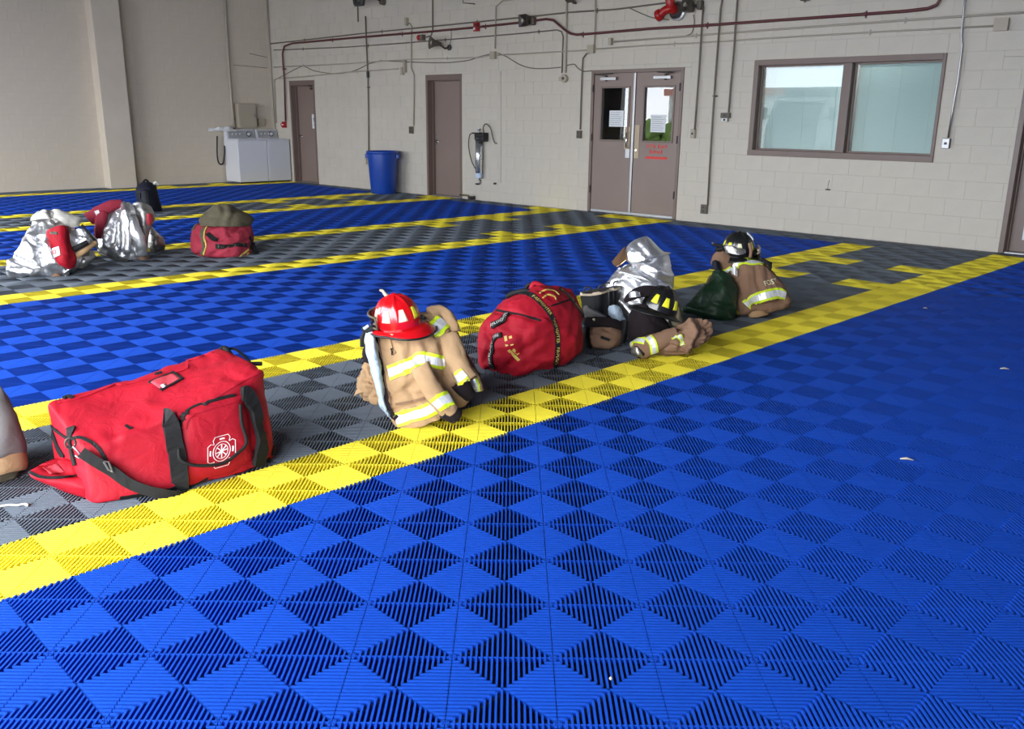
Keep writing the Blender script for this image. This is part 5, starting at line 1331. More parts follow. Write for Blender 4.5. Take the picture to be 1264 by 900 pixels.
def surf_text(body, bvh, pix, height, m, parent, origin, lift=.0085, spacing=1.0, start=0.04, flip=False):
    """real letters laid along a line on a surface"""
    pl = cat_rom([Vector((p[0], p[1], 0)) for p in pix], 8); H = [hit(bvh, p.x, p.y) for p in pl]
    P = [h_[0] for h_ in H]; Nn = [h_[1] if h_[1].dot(EYE - h_[0]) > 0 else -h_[1] for h_ in H]
    S = [0]
    for i in range(1, len(P)): S.append(S[-1] + (P[i] - P[i - 1]).length)
    cu = bpy.data.curves.new('t', 'FONT'); cu.body = body; cu.size = 1; cu.align_y = 'CENTER'; cu.resolution_u = 2
    t = bpy.data.objects.new('t', cu); C.objects.link(t); bpy.context.view_layer.update(); dg = bpy.context.evaluated_depsgraph_get()
    me = bpy.data.meshes.new_from_object(t.evaluated_get(dg)); bpy.data.objects.remove(t)
    xs_ = [v.co.x for v in me.vertices]; x0, x1 = min(xs_), max(xs_); tot = S[-1] * (1 - 2 * start); k = tot / (x1 - x0)
    for v in me.vertices:
        s = S[-1] * start + (v.co.x - x0) * k
        if flip: s = S[-1] - s
        i = 1
        while i < len(S) - 1 and S[i] < s: i += 1
        q = (s - S[i - 1]) / (S[i] - S[i - 1] + 1e-9); p = P[i - 1].lerp(P[i], max(0, min(1, q))); n = Nn[i - 1].lerp(Nn[i], max(0, min(1, q))).normalized()
        tt = (P[i] - P[i - 1]).normalized() * (-1 if flip else 1); up = n.cross(tt).normalized()
        v.co = p + up * (v.co.y * height * 1.4) + n * lift - origin
    me.materials.clear(); me.materials.append(m); o = bpy.data.objects.new('lettering', me); C.objects.link(o); o.parent = parent; o['kind'] = 'stuff'; return o
surf_text('FIREFIGHTER   FIREFIGHTER   FIREFIGHTER', bB, [(655,364),(668,375),(680,390),(687,410),(688,430),(686,449)], .020, MT['goldtxt'], w1, OB)
surf_text('FIREFIGHTER  FIREFIGHTER', bB, [(690,357),(700,364),(710,376),(719,389)], .018, MT['goldtxt'], w2, OB)
surf_text('FIREFIGHTER', bB, [(608,402),(614,400),(621,396),(626,389)], .020, MT['cream'], w3, OB, lift=.018)
surf_text('FIREFIGHTER   FIRE', bB, [(607,450),(606,440),(608,430),(611,417),(619,413)], .018, MT['cream'], w4, OB, lift=.013)
for pix in ([(624,415),(626,427)], [(630,415),(632,426)], [(628,432),(635,439),(641,445)], [(633,431),(640,437)], ): BS('gold_chevron', pix, .018, 'goldtxt', lift=.0015, smooth=False)
for pix in ([(666,362),(674,358),(684,359),(690,364)], [(670,368),(676,364),(684,366),(686,370)]): BS('gold_arc', pix, .010, 'goldtxt', lift=.0015)
MB().tube(cat_rom([fB.at(*p) - OB for p in [(626,366,-.2),(634,362,-.16),(645,359,-.12),(655,360,-.10)]], 5), .015, MT['web'], 8).build('carry_handle', rb_, smooth=True)
MB().tube(cat_rom([fB.at(*p) - OB for p in [(655,358,-.15),(659,350,-.15),(668,352,-.15),(676,358,-.15)]], 5), .014, MT['redbag2'], 8).build('carry_handle', rb_, smooth=True)
MB().tube(cat_rom([fB.at(*p) - OB for p in [(648,358,-.2),(653,351,-.2),(661,354,-.18)]], 5), .012, MT['web'], 8).build('carry_handle', rb_, smooth=True)
# ================================================================== PILE IN THE MIDDLE DISTANCE: silver hood, boots, black helmet, brown jacket
fA = Fr(785, 407); OA = fA.o.copy()
sc1 = empty('silver_coat', 'crumpled silver proximity coat heaped under the silver hood', 'coat', OA)
cA, bCA = lump('coat_body', fA, [[(763,330,-.06),(775,326,.0),(795,328,.04),(815,332,.0),(826,338,-.08)], [(750,346,-.04),(770,342,.05),(795,344,.10),(818,348,.05),(829,352,-.06)], [(744,358,-.02),(768,360,.08),(795,362,.12),(818,362,.08),(830,364,-.04)],
      [(748,378,.0),(770,380,.11),(795,382,.14),(812,380,.10),(828,378,-.02)], [(752,400,.02),(772,404,.12),(795,406,.15),(812,402,.10),(826,398,.0)]], [-.26, -.34, -.38, -.38, -.34], MT['foil'], nu=9, nv=9, amp=.013, freq=9, seed=41, parent=sc1, origin=OA,
      folds=[([(768,330),(758,350),(752,362)], -.02, 4), ([(785,335),(800,350),(822,355)], .02, 4), ([(775,345),(790,360),(800,372)], -.02, 4), ([(765,372),(778,385),(782,398)], .02, 4)])
lump('coat_collar', fA, [[(790,352,.12),(805,349,.13),(822,352,.08)], [(792,358,.16),(808,356,.17),(828,362,.08)], [(800,362,.14),(812,362,.15),(832,368,.06)]], [.0, .0, .0], MT['foil'], amp=.008, freq=14, seed=2, parent=sc1, origin=OA)
hp = fA.at(797, 315, .0); sh = empty('silver_hood', 'shiny silver proximity hood with a copper coloured visor on the silver coat', 'hood', hp)
dm, bDM = lump('hood_dome', fA, [[(783,296,.0),(790,293,.03),(797,292,.03),(804,295,.0)], [(775,303,.0),(786,300,.08),(800,299,.09),(812,304,.0)], [(771,313,.02),(784,311,.12),(803,309,.13),(822,312,.0)], [(772,320,.03),(783,323,.14),(806,317,.15),(828,312,-.02)], [(775,322,.03),(785,326,.14),(807,319,.14),(827,314,-.02)]],
      [-.06, -.13, -.16, -.16, -.15], MT['foil'], nu=9, nv=8, amp=.004, freq=10, seed=3, parent=sh, origin=hp, folds=[([(798,294),(806,305),(815,314)], .006, 2.5), ([(785,300),(795,312),(803,318)], -.006, 3)])
lump('hood_drape', fA, [[(779,322,-.02),(792,321,.04),(812,315,.04),(825,312,-.05)], [(771,329,.02),(790,331,.10),(814,329,.09),(829,325,-.04)], [(764,334,.02),(788,342,.15),(814,346,.13),(832,344,-.02)], [(775,338,.0),(792,349,.14),(816,355,.12),(830,362,-.03)]], [-.14, -.16, -.2, -.18], MT['foil'], nu=8, nv=8, amp=.012, freq=10, seed=17, parent=sh, origin=hp,
      folds=[([(783,328),(805,340),(825,352)], -.016, 3.5), ([(795,326),(812,335),(828,340)], .014, 3)])
sheet('visor', fA, [[(771,304,.02),(772,312,.07),(773,321,.10)], [(764,312,.0),(765,319,.06),(767,326,.10)], [(755,323,-.03),(757,327,.03),(761,329,.08)]], MT['gold'], thick=.004, parent=sh, origin=hp, floor_=False)
# black rubber boots with pale rims
fBt = Fr(742, 414)
def boot(name, lb, fr, T0, W2, hpx, lean, f0):
    x0, y0, x1, y1 = T0
    o0 = fr.at((x0 + x1) / 2, hpx, f0); o0.z = 0; e = empty(name, lb, 'boot', o0)
    rows = [[(x0, y0, f0), ((x0*.6+x1*.4), (y0*.6+y1*.4) + 2.5, f0 + .07), ((x0*.25+x1*.75), (y0*.25+y1*.75) + 2, f0 + .07), (x1, y1, f0)]]
    for t in (.35, .7, 1.0):
        a = x0 + (W2[0] - x0) * t; b = x1 + (W2[1] - x1) * t; ya = y0 + (hpx - y0) * t; yb = y1 + (hpx - y1) * t
        rows.append([(a, ya, f0), (a*.6+b*.4, ya*.5+yb*.5 + 2, f0 + .07), (a*.25+b*.75, yb + 2, f0 + .07), (b, yb, f0)])
    bo, bv = lump('boot_shaft', fr, rows, [f0 - .09] * 4, MT['rubber'], nu=6, nv=6, amp=.002, freq=8, parent=e, origin=o0)
    strip('boot_rim', bv, [(x0 + .5, y0 + 1.2), ((x0*.6+x1*.4), (y0*.6+y1*.4) + 3.5), ((x0*.25+x1*.75), (y0*.25+y1*.75) + 3), (x1 - .5, y1 + 1.2)], .016, MT['tan'], bo, o0, lift=.003, thick=.004)
    for q in (.25, .75):
        xx = x0 + (x1 - x0) * q; yy = y0 + (y1 - y0) * q
        MB().tube(cat_rom([fr.at(xx - 4, yy + 1, f0 - .05) - o0, fr.at(xx - 3, yy - 5, f0 - .05) - o0, fr.at(xx + 3, yy - 6, f0 - .05) - o0, fr.at(xx + 5, yy + 1, f0 - .05) - o0], 4), .006, MT['rubber'], 6).build('pull_loop', e, smooth=True)
    # foot and sole, pointing away
    c = Vector((0, 0, 0)); mb = MB(); P = [fr.R * -.02 + fr.F * (-.05) , fr.F * (-.20), fr.F * (-.28)]
    mb.tube([P[0] + Vector((0, 0, .06)), P[1] + Vector((0, 0, .055)), P[2] + Vector((0, 0, .045))], [.055, .052, .035], MT['rubber'], 14).build('boot_foot', e, smooth=True)
    return e
boot('rubber_boot', 'black rubber boot with a pale rim right beside the round red bag', fBt, (716, 362, 752, 357), (722, 752), 408, 0, .02)
boot('rubber_boot', 'narrower black rubber boot standing just behind the first one, towards the silver coat', fBt, (744, 357, 767, 352), (748, 766), 404, 0, -.15)
fBr = Fr(745, 430); OBr = fBr.o.copy(); bt = empty('brown_trousers', 'folded brown trousers with a black waistband and braces beside the red bag', 'trousers', OBr)
bw, bBW = lump('trouser_bundle', fBr, [[(728,404,.0),(740,401,.06),(755,401,.06),(766,405,.0)], [(726,413,.02),(740,412,.11),(756,412,.11),(769,413,.02)], [(728,424,.0),(742,427,.10),(757,427,.09),(767,422,.0)], [(733,429,-.02),(745,431,.04),(757,430,.03),(763,426,-.02)]], [-.14, -.2, -.2, -.14], MT['brown_f'], nu=8, nv=8, amp=.008, freq=12, seed=51, parent=bt, origin=OBr,
      folds=[([(730,412),(742,418),(756,422)], -.012, 2.5), ([(745,405),(758,412)], -.01, 2.5)])
lump('waistband', fBr, [[(722,392,.0),(738,391,.06),(758,393,.06),(770,398,.0)], [(721,399,.0),(738,399,.09),(758,400,.09),(771,404,.0)], [(722,404,.0),(738,404,.08),(758,405,.08),(770,408,.0)]], [-.16, -.18, -.18], MT['blackf'], amp=.004, freq=12, parent=bt, origin=OBr)
lump('black_braces', fBr, [[(720,404,.01),(724,404,.04),(728,406,.01)], [(719,418,.01),(724,418,.05),(729,418,.01)], [(722,430,.0),(727,431,.03),(731,430,.0)]], [-.08, -.1, -.08], MT['web'], amp=.004, freq=14, parent=bt, origin=OBr)
lump('black_braces', fBr, [[(766,396,.0),(772,395,.05),(779,400,.0)], [(765,408,.0),(771,408,.06),(776,410,.0)], [(762,424,.0),(767,425,.04),(772,424,.0)]], [-.1, -.12, -.1], MT['web'], amp=.005, freq=14, parent=bt, origin=OBr)
MB().box(-.03, .03, -.008, .008, -.008, .008, MT['web'], Matrix.Translation(fBr.at(747, 418, .12) - OBr) @ Matrix.Rotation(.9, 4, 'Z') @ Matrix.Rotation(.35, 4, 'Y')).build('buckle_strap', bt)
MB().lathe([(.010, 0), (.008, .006)], MT['chrome'], 10, Matrix.Translation(fBr.at(733, 394.5, .09) - OBr) @ Matrix(((fBr.R.x, 0, fBr.F.x, 0), (fBr.R.y, 0, fBr.F.y, 0), (0, 1, 0, 0), (0, 0, 0, 1)))).build('snap', bt)
fGc = Fr(738, 425); OGc = fGc.at(735, 388, 0); gc = empty('grey_liner', 'light grey cloth liner between the boot and the folded brown trousers', 'cloth', OGc)
lump('liner_cloth', fGc, [[(720,378,-.02),(724,377,.02),(730,380,.03),(735,383,.0)], [(719,386,.0),(728,385,.06),(740,387,.07),(748,390,.0)], [(720,392,.0),(730,393,.06),(744,394,.06),(752,395,.0)]], [-.08, -.1, -.1], MT['greyf'], amp=.004, freq=12, parent=gc, origin=OGc, floor_=False)
lump('liner_cuff', fGc, [[(752,378,.02),(758,376,.05),(766,379,.02)], [(751,388,.02),(760,386,.08),(770,388,.03)], [(757,396,.02),(764,396,.07),(774,397,.02)]], [-.06, -.08, -.08], MT['quilt'], amp=.008, freq=16, parent=gc, origin=OGc, floor_=False)
# black knit hood, black helmet, brown jacket
fK = Fr(805, 432); OK_ = fK.o.copy()
kh = empty('black_hood', 'dark knit hood bulging out below the black helmet', 'hood', OK_)
lump('knit_cloth', fK, [[(783,378,.02),(792,375,.06),(802,378,.06),(812,385,.02)], [(776,390,.03),(788,390,.12),(806,392,.13),(824,398,.02)], [(774,404,.03),(788,406,.16),(808,408,.16),(828,408,.02)], [(774,414,.02),(788,420,.14),(808,424,.14),(824,418,.0)], [(778,420,.0),(790,428,.08),(808,432,.08),(820,424,.0)]], [-.12, -.16, -.18, -.18, -.14], MT['blackf'], nu=8, nv=8, amp=.005, freq=9, seed=61, parent=kh, origin=OK_,
     folds=[([(785,385),(788,400),(786,412)], -.008, 3), ([(800,384),(806,396),(820,405)], -.006, 3)])
hk = fK.at(813, 383, -.02)
hb, TB = helmet('fire_helmet', 'black fire helmet with three yellow trapezoids lying tilted on the dark hood', fK, hk, (.34, -.10, .94), (-.75, .2, .42), MT['blackshell'], MT['yellowtri'], bill=.07, tri_th=(math.pi * .28, math.pi * .5, math.pi * .72), sc_=.98)
lump('helmet_liner_padding', fK, [[(775,362,.04),(785,355,.02),(800,352,.0),(812,354,-.02)], [(770,370,.05),(782,364,.07),(798,360,.05),(812,360,.0)], [(772,374,.04),(784,370,.08),(798,366,.06),(810,364,.0)]], [-.08, -.1, -.1], MT['blackf'], amp=.004, freq=12, parent=hb, origin=hk, floor_=False)
lump('goggle_lens', fK, [[(776,362,.06),(783,359,.10),(790,361,.09)], [(776,368,.07),(784,367,.12),(791,366,.09)]], [.04, .04], MT['foil'], amp=.003, freq=20, parent=hb, origin=hk, floor_=False)
lump('neck_flap', fK, [[(832,368,-.04),(836,370,-.01),(839,374,-.04)], [(832,384,-.02),(838,386,.02),(843,388,-.02)], [(828,398,.0),(836,401,.03),(843,402,-.01)], [(832,404,.0),(836,405,.02),(840,405,.0)]], [-.1, -.12, -.12, -.1], MT['olive'], amp=.006, freq=14, parent=hb, origin=hk, floor_=False)
fJ = Fr(815, 438); OJ = fJ.o.copy(); jk = empty('brown_jacket', 'crumpled brown turnout jacket with its lime banded cuff towards the yellow line', 'jacket', OJ)
jb, bJ = lump('jacket_body', fJ, [[(836,403,.0),(848,394,.04),(862,391,.04),(876,396,.02),(880,401,.0)], [(822,412,.03),(840,408,.12),(858,405,.12),(872,406,.08),(880,408,.02)], [(808,420,.04),(828,422,.15),(850,420,.16),(868,416,.12),(878,414,.04)], [(800,430,.03),(820,434,.13),(842,433,.14),(862,425,.12),(876,420,.04)], [(806,437,.0),(822,439,.06),(840,437,.08),(858,430,.08),(870,424,.02)]], [-.08, -.12, -.14, -.14, -.10], MT['brown_f'], nu=12, nv=12, amp=.018, freq=11, seed=71, parent=jk, origin=OJ,
     folds=[([(835,400),(845,412),(840,430)], -.018, 3.5), ([(852,396),(858,410),(852,425)], .02, 4), ([(866,396),(868,410),(862,424)], -.018, 3.5), ([(822,418),(835,424),(848,432)], .014, 4), ([(872,402),(878,412)], -.015, 3)])
sj, bSJ = sleeve('sleeve', fJ, [(836,412,.10),(822,418,.12),(806,424,.13),(793,430,.12),(786,434,.11)], [.045, .055, .062, .070, .066], MT['brown_f'], jk, OJ, 14, .006)
strip('reflective_band', bSJ, [(800,416),(806,424),(808,436)], .05, None, sj, OJ, bands=REFL)
strip('reflective_band', bSJ, [(775,430),(778,424),(786,420),(796,421)], .045, None, sj, OJ, bands=REFL)
strip('reflective_band', bJ, [(826,410),(830,413),(834,418)], .045, None, jb, OJ, bands=REFL)
strip('reflective_band', bJ, [(838,414),(841,420),(842,426)], .035, None, jb, OJ, bands=REFL)
sleeve('cuff_opening', fJ, [(792,432,.135),(785,435,.15)], (.050, .044), MT['blackf'], sj, OJ, 2, .002)
lump('cuff_lining', fJ, [[(779,430,.15),(785,428,.18),(790,432,.17)], [(779,437,.15),(787,438,.185),(795,440,.16)], [(786,441,.13),(791,442,.16),(797,442,.14)]], [.1, .1, .1], MT['foil_d'], amp=.004, freq=30, parent=sj, origin=OJ)

# ================================================================== PILE NEAR THE FAR WALL: green bag, brown coat, black helmet with face shield
fC = Fr(912, 388); OC = fC.o.copy(); bc = empty('brown_turnout_coat', 'brown turnout coat with lime bands standing in a heap beside the green bag', 'coat', OC)
cC, bCC = lump('coat_body', fC, [[(882,314,-.08),(892,310,-.02),(905,314,.02),(925,318,.02),(942,322,-.06)], [(882,330,-.06),(895,328,.06),(912,326,.10),(935,326,.08),(950,330,-.04)], [(888,350,-.03),(902,350,.10),(922,346,.14),(945,344,.10),(966,348,-.02)], [(896,368,.0),(908,370,.13),(930,366,.17),(955,360,.13),(973,362,.0)], [(900,378,.02),(914,386,.15),(935,380,.18),(958,374,.14),(976,370,.0)], [(905,384,.0),(918,391,.10),(938,388,.13),(958,383,.10),(974,378,.0)]],
      [-.3, -.36, -.38, -.38, -.36, -.3], MT['brown_f'], nu=12, nv=12, amp=.016, freq=7, seed=81, parent=bc, origin=OC, stretch=(1.3, 1.3, .4),
      folds=[([(912,330),(908,350),(912,365)], -.012, 2.5), ([(920,330),(922,350),(925,360)], .008, 2.5), ([(932,330),(935,345),(940,358)], -.008, 2.5), ([(905,335),(900,350)], .012, 3), ([(925,375),(945,378),(968,372)], -.03, 3)])
def CS(nm, pix, w_, m=None, **k): return strip(nm, bCC, pix, w_, m, bc, OC, **k)
CS('reflective_band', [(921,377),(930,370),(945,365),(960,362),(970,365)], .085, bands=REFL)
CS('reflective_band', [(906,332),(910,324),(922,323),(940,324)], .06, bands=REFL)
surf_text('FOST', bCC, [(943,351),(950,349),(959,347)], .042, MT['paleyellow'], bc, OC, lift=.004)
lf, bLF = lump('coat_shoulder', fC, [[(878,318,.0),(884,311,.03),(892,309,.04),(902,314,.02)], [(877,326,.02),(886,326,.09),(898,324,.10),(908,320,.05)], [(884,336,.03),(892,338,.10),(902,334,.11),(908,330,.06)]], [-.12, -.14, -.12], MT['brown_f'], nu=7, nv=8, amp=.007, freq=10, seed=7, parent=bc, origin=OC)
strip('reflective_band', bLF, [(890,338),(897,336),(903,332)], .05, None, lf, OC, bands=REFL)
lump('coat_flap', fC, [[(903,330,.12),(907,328,.14),(911,334,.12)], [(903,338,.12),(907,340,.15),(911,342,.12)]], [.05, .05], MT['silvertape'], amp=.003, parent=lf, origin=OC)
lump('coat_hem', fC, [[(922,386,.12),(932,384,.17),(944,384,.14)], [(924,391,.12),(934,392,.17),(950,388,.10)]], [.0, .0], MT['tan_f'], amp=.006, freq=18, parent=bc, origin=OC)
strip('reflective_band', bCC, [(903,377),(906,382),(909,386)], .05, None, bc, OC, bands=REFL)
MB().tube(cat_rom([fC.at(*p) - OC for p in [(940,320,.02),(947,324,.04),(951,329,.03),(949,334,.04)]], 4), .014, MT['web'], 6).tube([fC.at(*p) - OC for p in [(944,323,.04),(952,326,.02)]], .016, MT['web'], 6).build('braces', bc, smooth=True)
fGb = Fr(878, 392); OGb = fGb.o.copy(); gg = empty('green_bag', 'dark green nylon bag slumped against the brown coat', 'bag', OGb)
gb2, bG = lump('bag_body', fGb, [[(880,334,-.06),(885,332,-.02),(890,333,-.02),(896,338,-.06)], [(876,345,-.04),(886,344,.04),(896,342,.04),(906,344,-.04)], [(862,360,-.02),(876,358,.08),(893,356,.12),(911,360,-.0)], [(852,372,.0),(868,374,.12),(890,374,.16),(910,375,.02)], [(844,380,.0),(862,386,.11),(888,390,.16),(907,390,.04)], [(843,386,-.03),(862,391,.05),(886,396,.10),(904,396,.02)]], [-.14, -.18, -.24, -.28, -.28, -.24], MT['darkgreen'], nu=9, nv=9, amp=.016, freq=8, seed=91, parent=gg, origin=OGb,
     folds=[([(884,345),(878,360),(868,380)], -.018, 3), ([(893,350),(898,368),(905,380)], .014, 3.5), ([(872,352),(866,366)], .012, 3), ([(850,380),(870,384),(885,390)], .012, 3), ([(885,375),(898,380),(904,390)], -.012, 3)])
lump('bag_neck', fGb, [[(879,323,-.04),(883,321,-.02),(888,323,-.04)], [(878,333,-.03),(885,333,.01),(891,334,-.03)]], [-.09, -.1], MT['navyf'], amp=.004, freq=14, parent=gg, origin=OGb)
MB().tube(cat_rom([fGb.at(*p) - OGb for p in [(878,340,.0),(874,347,.01),(871,356,.02)]], 4), .009, MT['olive'], 6).build('drawstring', gg)
hC = fC.at(911, 312, -.04)
hd, TD = helmet('fire_helmet', 'black fire helmet with a clear face shield and white crown patch on the brown coat', fC, hC, (.02, .20, 1), (-.95, .10, .08), MT['blackshell'], MT['yellowtri'], bill=.06, tri_th=((math.pi * .27, MT['yellowtri']), (math.pi * .5, MT['paleyellow']), (math.pi * .80, MT['yellowtri']), (math.pi * .08, MT['yellowtri'])), sc_=1.0)
def hx(*p): return TD @ Vector(p)
# white front shield of the helmet (front is on the right)
ws = []
for i in range(6):
    for j in range(6): ws.append(TD @ (dome_pt(math.pi + (i / 5 - .5) * .7, .72 + j / 5 * .5) * 1.05))
o = MB().add(ws, [(i * 6 + j, i * 6 + j + 1, i * 6 + j + 7, i * 6 + j + 6) for i in range(5) for j in range(5)], MT['paper']).build('front_shield', hd, smooth=True); sm = o.modifiers.new('t', 'SOLIDIFY'); sm.thickness = .006
for zz in (.045, .02):
    MB().tube([hx(.158 * math.cos(a), .13 * math.sin(a), zz) for a in [math.pi + t * .16 for t in range(-3, 4)]], .009, MT['tan'], 6).build('goggle_strap', hd, smooth=True)
fsP = []
for k in range(13):
    a = math.pi + (k / 12 - .5) * 2.4; fsP += [hx(.165 * math.cos(a), .145 * math.sin(a), .02), hx(.178 * math.cos(a), .158 * math.sin(a), -.10)]
o = MB().add(fsP, [(2*k, 2*k+2, 2*k+3, 2*k+1) for k in range(12)], MT['visor']).build('face_shield', hd, smooth=True); sm = o.modifiers.new('t', 'SOLIDIFY'); sm.thickness = .003
MB().tube(fsP[1::2], .003, MT['steel'], 5).build('shield_edge', hd)
lump('goggles', fC, [[(893,304,.10),(902,303,.13),(912,308,.14),(920,308,.12)], [(896,312,.11),(904,314,.15),(913,315,.16),(921,312,.13)]], [.05, .05], MT['foil_d'], amp=.003, freq=22, parent=hd, origin=hC, floor_=False)
MB().tube(cat_rom([fC.at(*p) - hC for p in [(912,314,.14),(904,311,.12),(896,306,.08),(888,303,.02),(880,302,-.02)]], 4), .012, MT['web'], 6).tube(cat_rom([fC.at(*p) - hC for p in [(893,306,.06),(888,308,.05),(884,307,.04)]], 4), .018, MT['web'], 8).build('chin_strap', hd, smooth=True)
MB().tube(cat_rom([fC.at(*p) - hC for p in [(890,303,.0),(884,302,-.02),(879,300,-.03)]], 4), .006, MT['steel'], 6).build('strap_clip', hd, smooth=True)
MB().tube(cat_rom([fC.at(*p) - hC for p in [(925,300,.12),(927,310,.14),(926,318,.14)]], 4), .012, MT['brown_f'], 8).build('ear_flap', hd, smooth=True)

# ================================================================== SILVER COATS AT THE FAR LEFT
f1 = Fr(60, 338); O1 = f1.o.copy(); s1_ = empty('silver_coat', 'bright silver coat heap at the far left with a red panel in front', 'coat', O1)
c1, b1 = lump('coat_body', f1, [[(40,266,-.12),(52,262,-.02),(66,262,-.02),(82,268,-.12)], [(37,280,-.08),(50,278,.06),(68,278,.08),(92,280,-.08)], [(30,294,-.05),(46,292,.12),(70,294,.16),(104,294,-.04)], [(20,312,-.02),(38,312,.18),(66,314,.22),(112,306,-.02)], [(9,328,.0),(30,330,.20),(62,332,.24),(104,322,.0)], [(10,340,.0),(30,342,.14),(62,341,.16),(92,334,.0)]], [-.45, -.55, -.6, -.62, -.6, -.5], MT['foil'], nu=10, nv=9, amp=.03, freq=4.5, seed=101, parent=s1_, origin=O1,
     folds=[([(40,290),(28,310),(14,325)], .03, 3.5), ([(50,295),(45,315),(56,335)], -.04, 3.5), ([(56,300),(66,322),(78,334)], .03, 3), ([(20,320),(34,326),(56,338)], -.035, 3), ([(96,284),(104,294),(112,300)], -.03, 3), ([(14,332),(40,338)], .03, 3)])
lump('coat_skirt', f1, [[(88,284,.02),(100,282,.08),(112,286,.06),(120,296,.0)], [(92,296,.04),(104,294,.12),(114,298,.10),(122,302,.02)], [(94,306,.04),(106,306,.12),(116,304,.08),(122,308,.0)]], [-.2, -.2, -.2], MT['foil'], nu=8, nv=8, amp=.02, freq=8, seed=7, parent=s1_, origin=O1)
lump('dark_underside', f1, [[(94,314,.0),(104,310,.06),(116,308,.02)], [(94,322,.02),(104,322,.10),(118,318,.02)], [(92,330,.0),(102,332,.08),(112,326,.0)]], [-.2, -.22, -.2], MT['foil_d'], amp=.02, freq=10, seed=9, parent=s1_, origin=O1)
rp, bRP = lump('red_panel', f1, [[(57,285,.12),(66,280,.18),(76,278,.20),(84,280,.14)], [(57,294,.14),(66,294,.22),(78,294,.24),(86,296,.16)], [(62,306,.18),(72,308,.28),(84,308,.28),(92,310,.18)], [(64,320,.2),(74,324,.30),(86,324,.28),(95,320,.18)], [(74,328,.2),(82,332,.26),(88,332,.24),(93,328,.18)]], [.0, .02, .04, .06, .08], MT['redbag'], nu=8, nv=8, amp=.010, freq=7, seed=5, parent=s1_, origin=O1, folds=[([(84,284),(86,300),(90,318)], -.02, 2)])
decal('white_card', bRP, [(62,307),(73,304),(75,315),(65,319)], MT['paper'], rp, O1, .006)
decal('grey_patch', bRP, [(62,286),(71,286),(71,290),(62,289)], MT['grille'], rp, O1, .006)
strip('card_mark', bRP, [(66,310),(69,309),(70,312),(67,313),(66,310)], .008, MT['redink'], rp, O1, lift=.008)
sleeve('leather_strap', f1, [(94,316,.16),(102,311,.18),(110,305,.16),(119,299,.12)], (.03, .022), MT['tan_f'], s1_, O1, 3, .003)
sleeve('black_strap', f1, [(91,308,.18),(99,304,.2),(108,299,.19)], (.028, .022), MT['web'], s1_, O1, 3, .002)
sleeve('black_edge', f1, [(101,278,.05),(107,285,.09),(113,292,.10),(118,298,.08)], (.012, .012), MT['web'], s1_, O1, 3, .001)
MB().tube(cat_rom([f1.at(*p) - O1 for p in [(78,328,.26),(84,336,.22),(80,344,.2),(79,338,.22),(86,332,.24)]], 4), .012, MT['chrome'], 6).build('metal_clasp', s1_, smooth=True)
lump('boot_tip', f1, [[(62,338,.16),(68,337,.2),(76,340,.18)], [(62,343,.16),(70,344,.2),(78,343,.16)]], [.06, .06], MT['brown_f'], amp=.004, parent=s1_, origin=O1)
fc_ = f1; oc = f1.at(70, 266, -.05); cr = empty('cream_hood', 'cream cloth hood thrown over the top of the far left silver coat', 'hood', oc)
lump('hood_cloth', f1, [[(46,261,-.08),(54,259,.0),(62,262,.02),(70,258,.02),(80,261,-.06)], [(40,267,-.06),(52,265,.06),(66,266,.08),(84,266,.04),(98,268,-.04)], [(38,272,-.05),(52,270,.08),(68,270,.10),(86,276,.08),(100,272,-.02)], [(44,272,-.04),(56,271,.08),(72,272,.11),(88,281,.09),(98,279,.0)]], [-.26, -.32, -.34, -.3], MT['cream'], nu=8, nv=7, amp=.012, freq=9, seed=33, parent=cr, origin=oc, floor_=False,
     folds=[([(62,258),(64,266),(70,270)], -.03, 2.5)])
f2 = Fr(150, 322); O2 = f2.o.copy(); s2_ = empty('silver_coat', 'silver coat heap with hanging folds, second from the left in the far grey lane', 'coat', O2)
c2, b2 = lump('coat_body', f2, [[(138,254,-.1),(146,249,.0),(156,248,.02),(166,254,-.1)], [(130,266,-.06),(142,264,.08),(156,264,.12),(170,270,-.04)], [(124,284,-.02),(138,284,.14),(156,286,.18),(174,290,.0)], [(120,302,.0),(138,306,.16),(156,308,.2),(177,308,.02)], [(122,312,.0),(140,318,.12),(158,321,.16),(176,318,.02)]], [-.4, -.46, -.5, -.5, -.4], MT['foil'], nu=10, nv=9, amp=.022, freq=6, seed=111, parent=s2_, origin=O2, stretch=(1.2, 1.2, .5),
     folds=[([(147,256),(140,275),(138,300)], -.03, 3), ([(156,262),(158,285),(160,310)], .025, 3.5), ([(150,270),(152,295),(150,312)], -.02, 3), ([(164,268),(166,290),(164,315)], -.03, 3), ([(130,280),(128,305)], .02, 3)])
sleeve('sleeve', f2, [(160,268,.10),(167,285,.16),(173,300,.16),(175,314,.12)], (.065, .055), MT['foil'], s2_, O2, 5, .012)
lump('pointed_collar', f2, [[(150,262,.12),(154,258,.15),(160,262,.12)], [(152,266,.14),(157,268,.18),(162,267,.13)]], [.05, .05], MT['foil'], amp=.006, parent=s2_, origin=O2)
rs, bRS = sleeve('red_lining', f2, [(150,252,-.02),(138,254,.02),(126,260,.05),(116,266,.05),(110,270,.04)], (.05, .07), MT['redbag3'], s2_, O2, 6, .01)
sleeve('red_lining', f2, [(126,262,.06),(124,274,.10),(122,284,.10),(121,294,.08)], (.06, .035), MT['redbag3'], s2_, O2, 7, .008)
strip('grey_tape', bRS, [(119,260),(121,265),(122,270)], .04, MT['silvertape'], rs, O2)
MB().tube([f2.at(*p) - O2 for p in [(122,312,.06),(140,319,.16),(158,322,.2)]], .014, MT['dark'], 6).build('dark_hem', s2_, smooth=True)
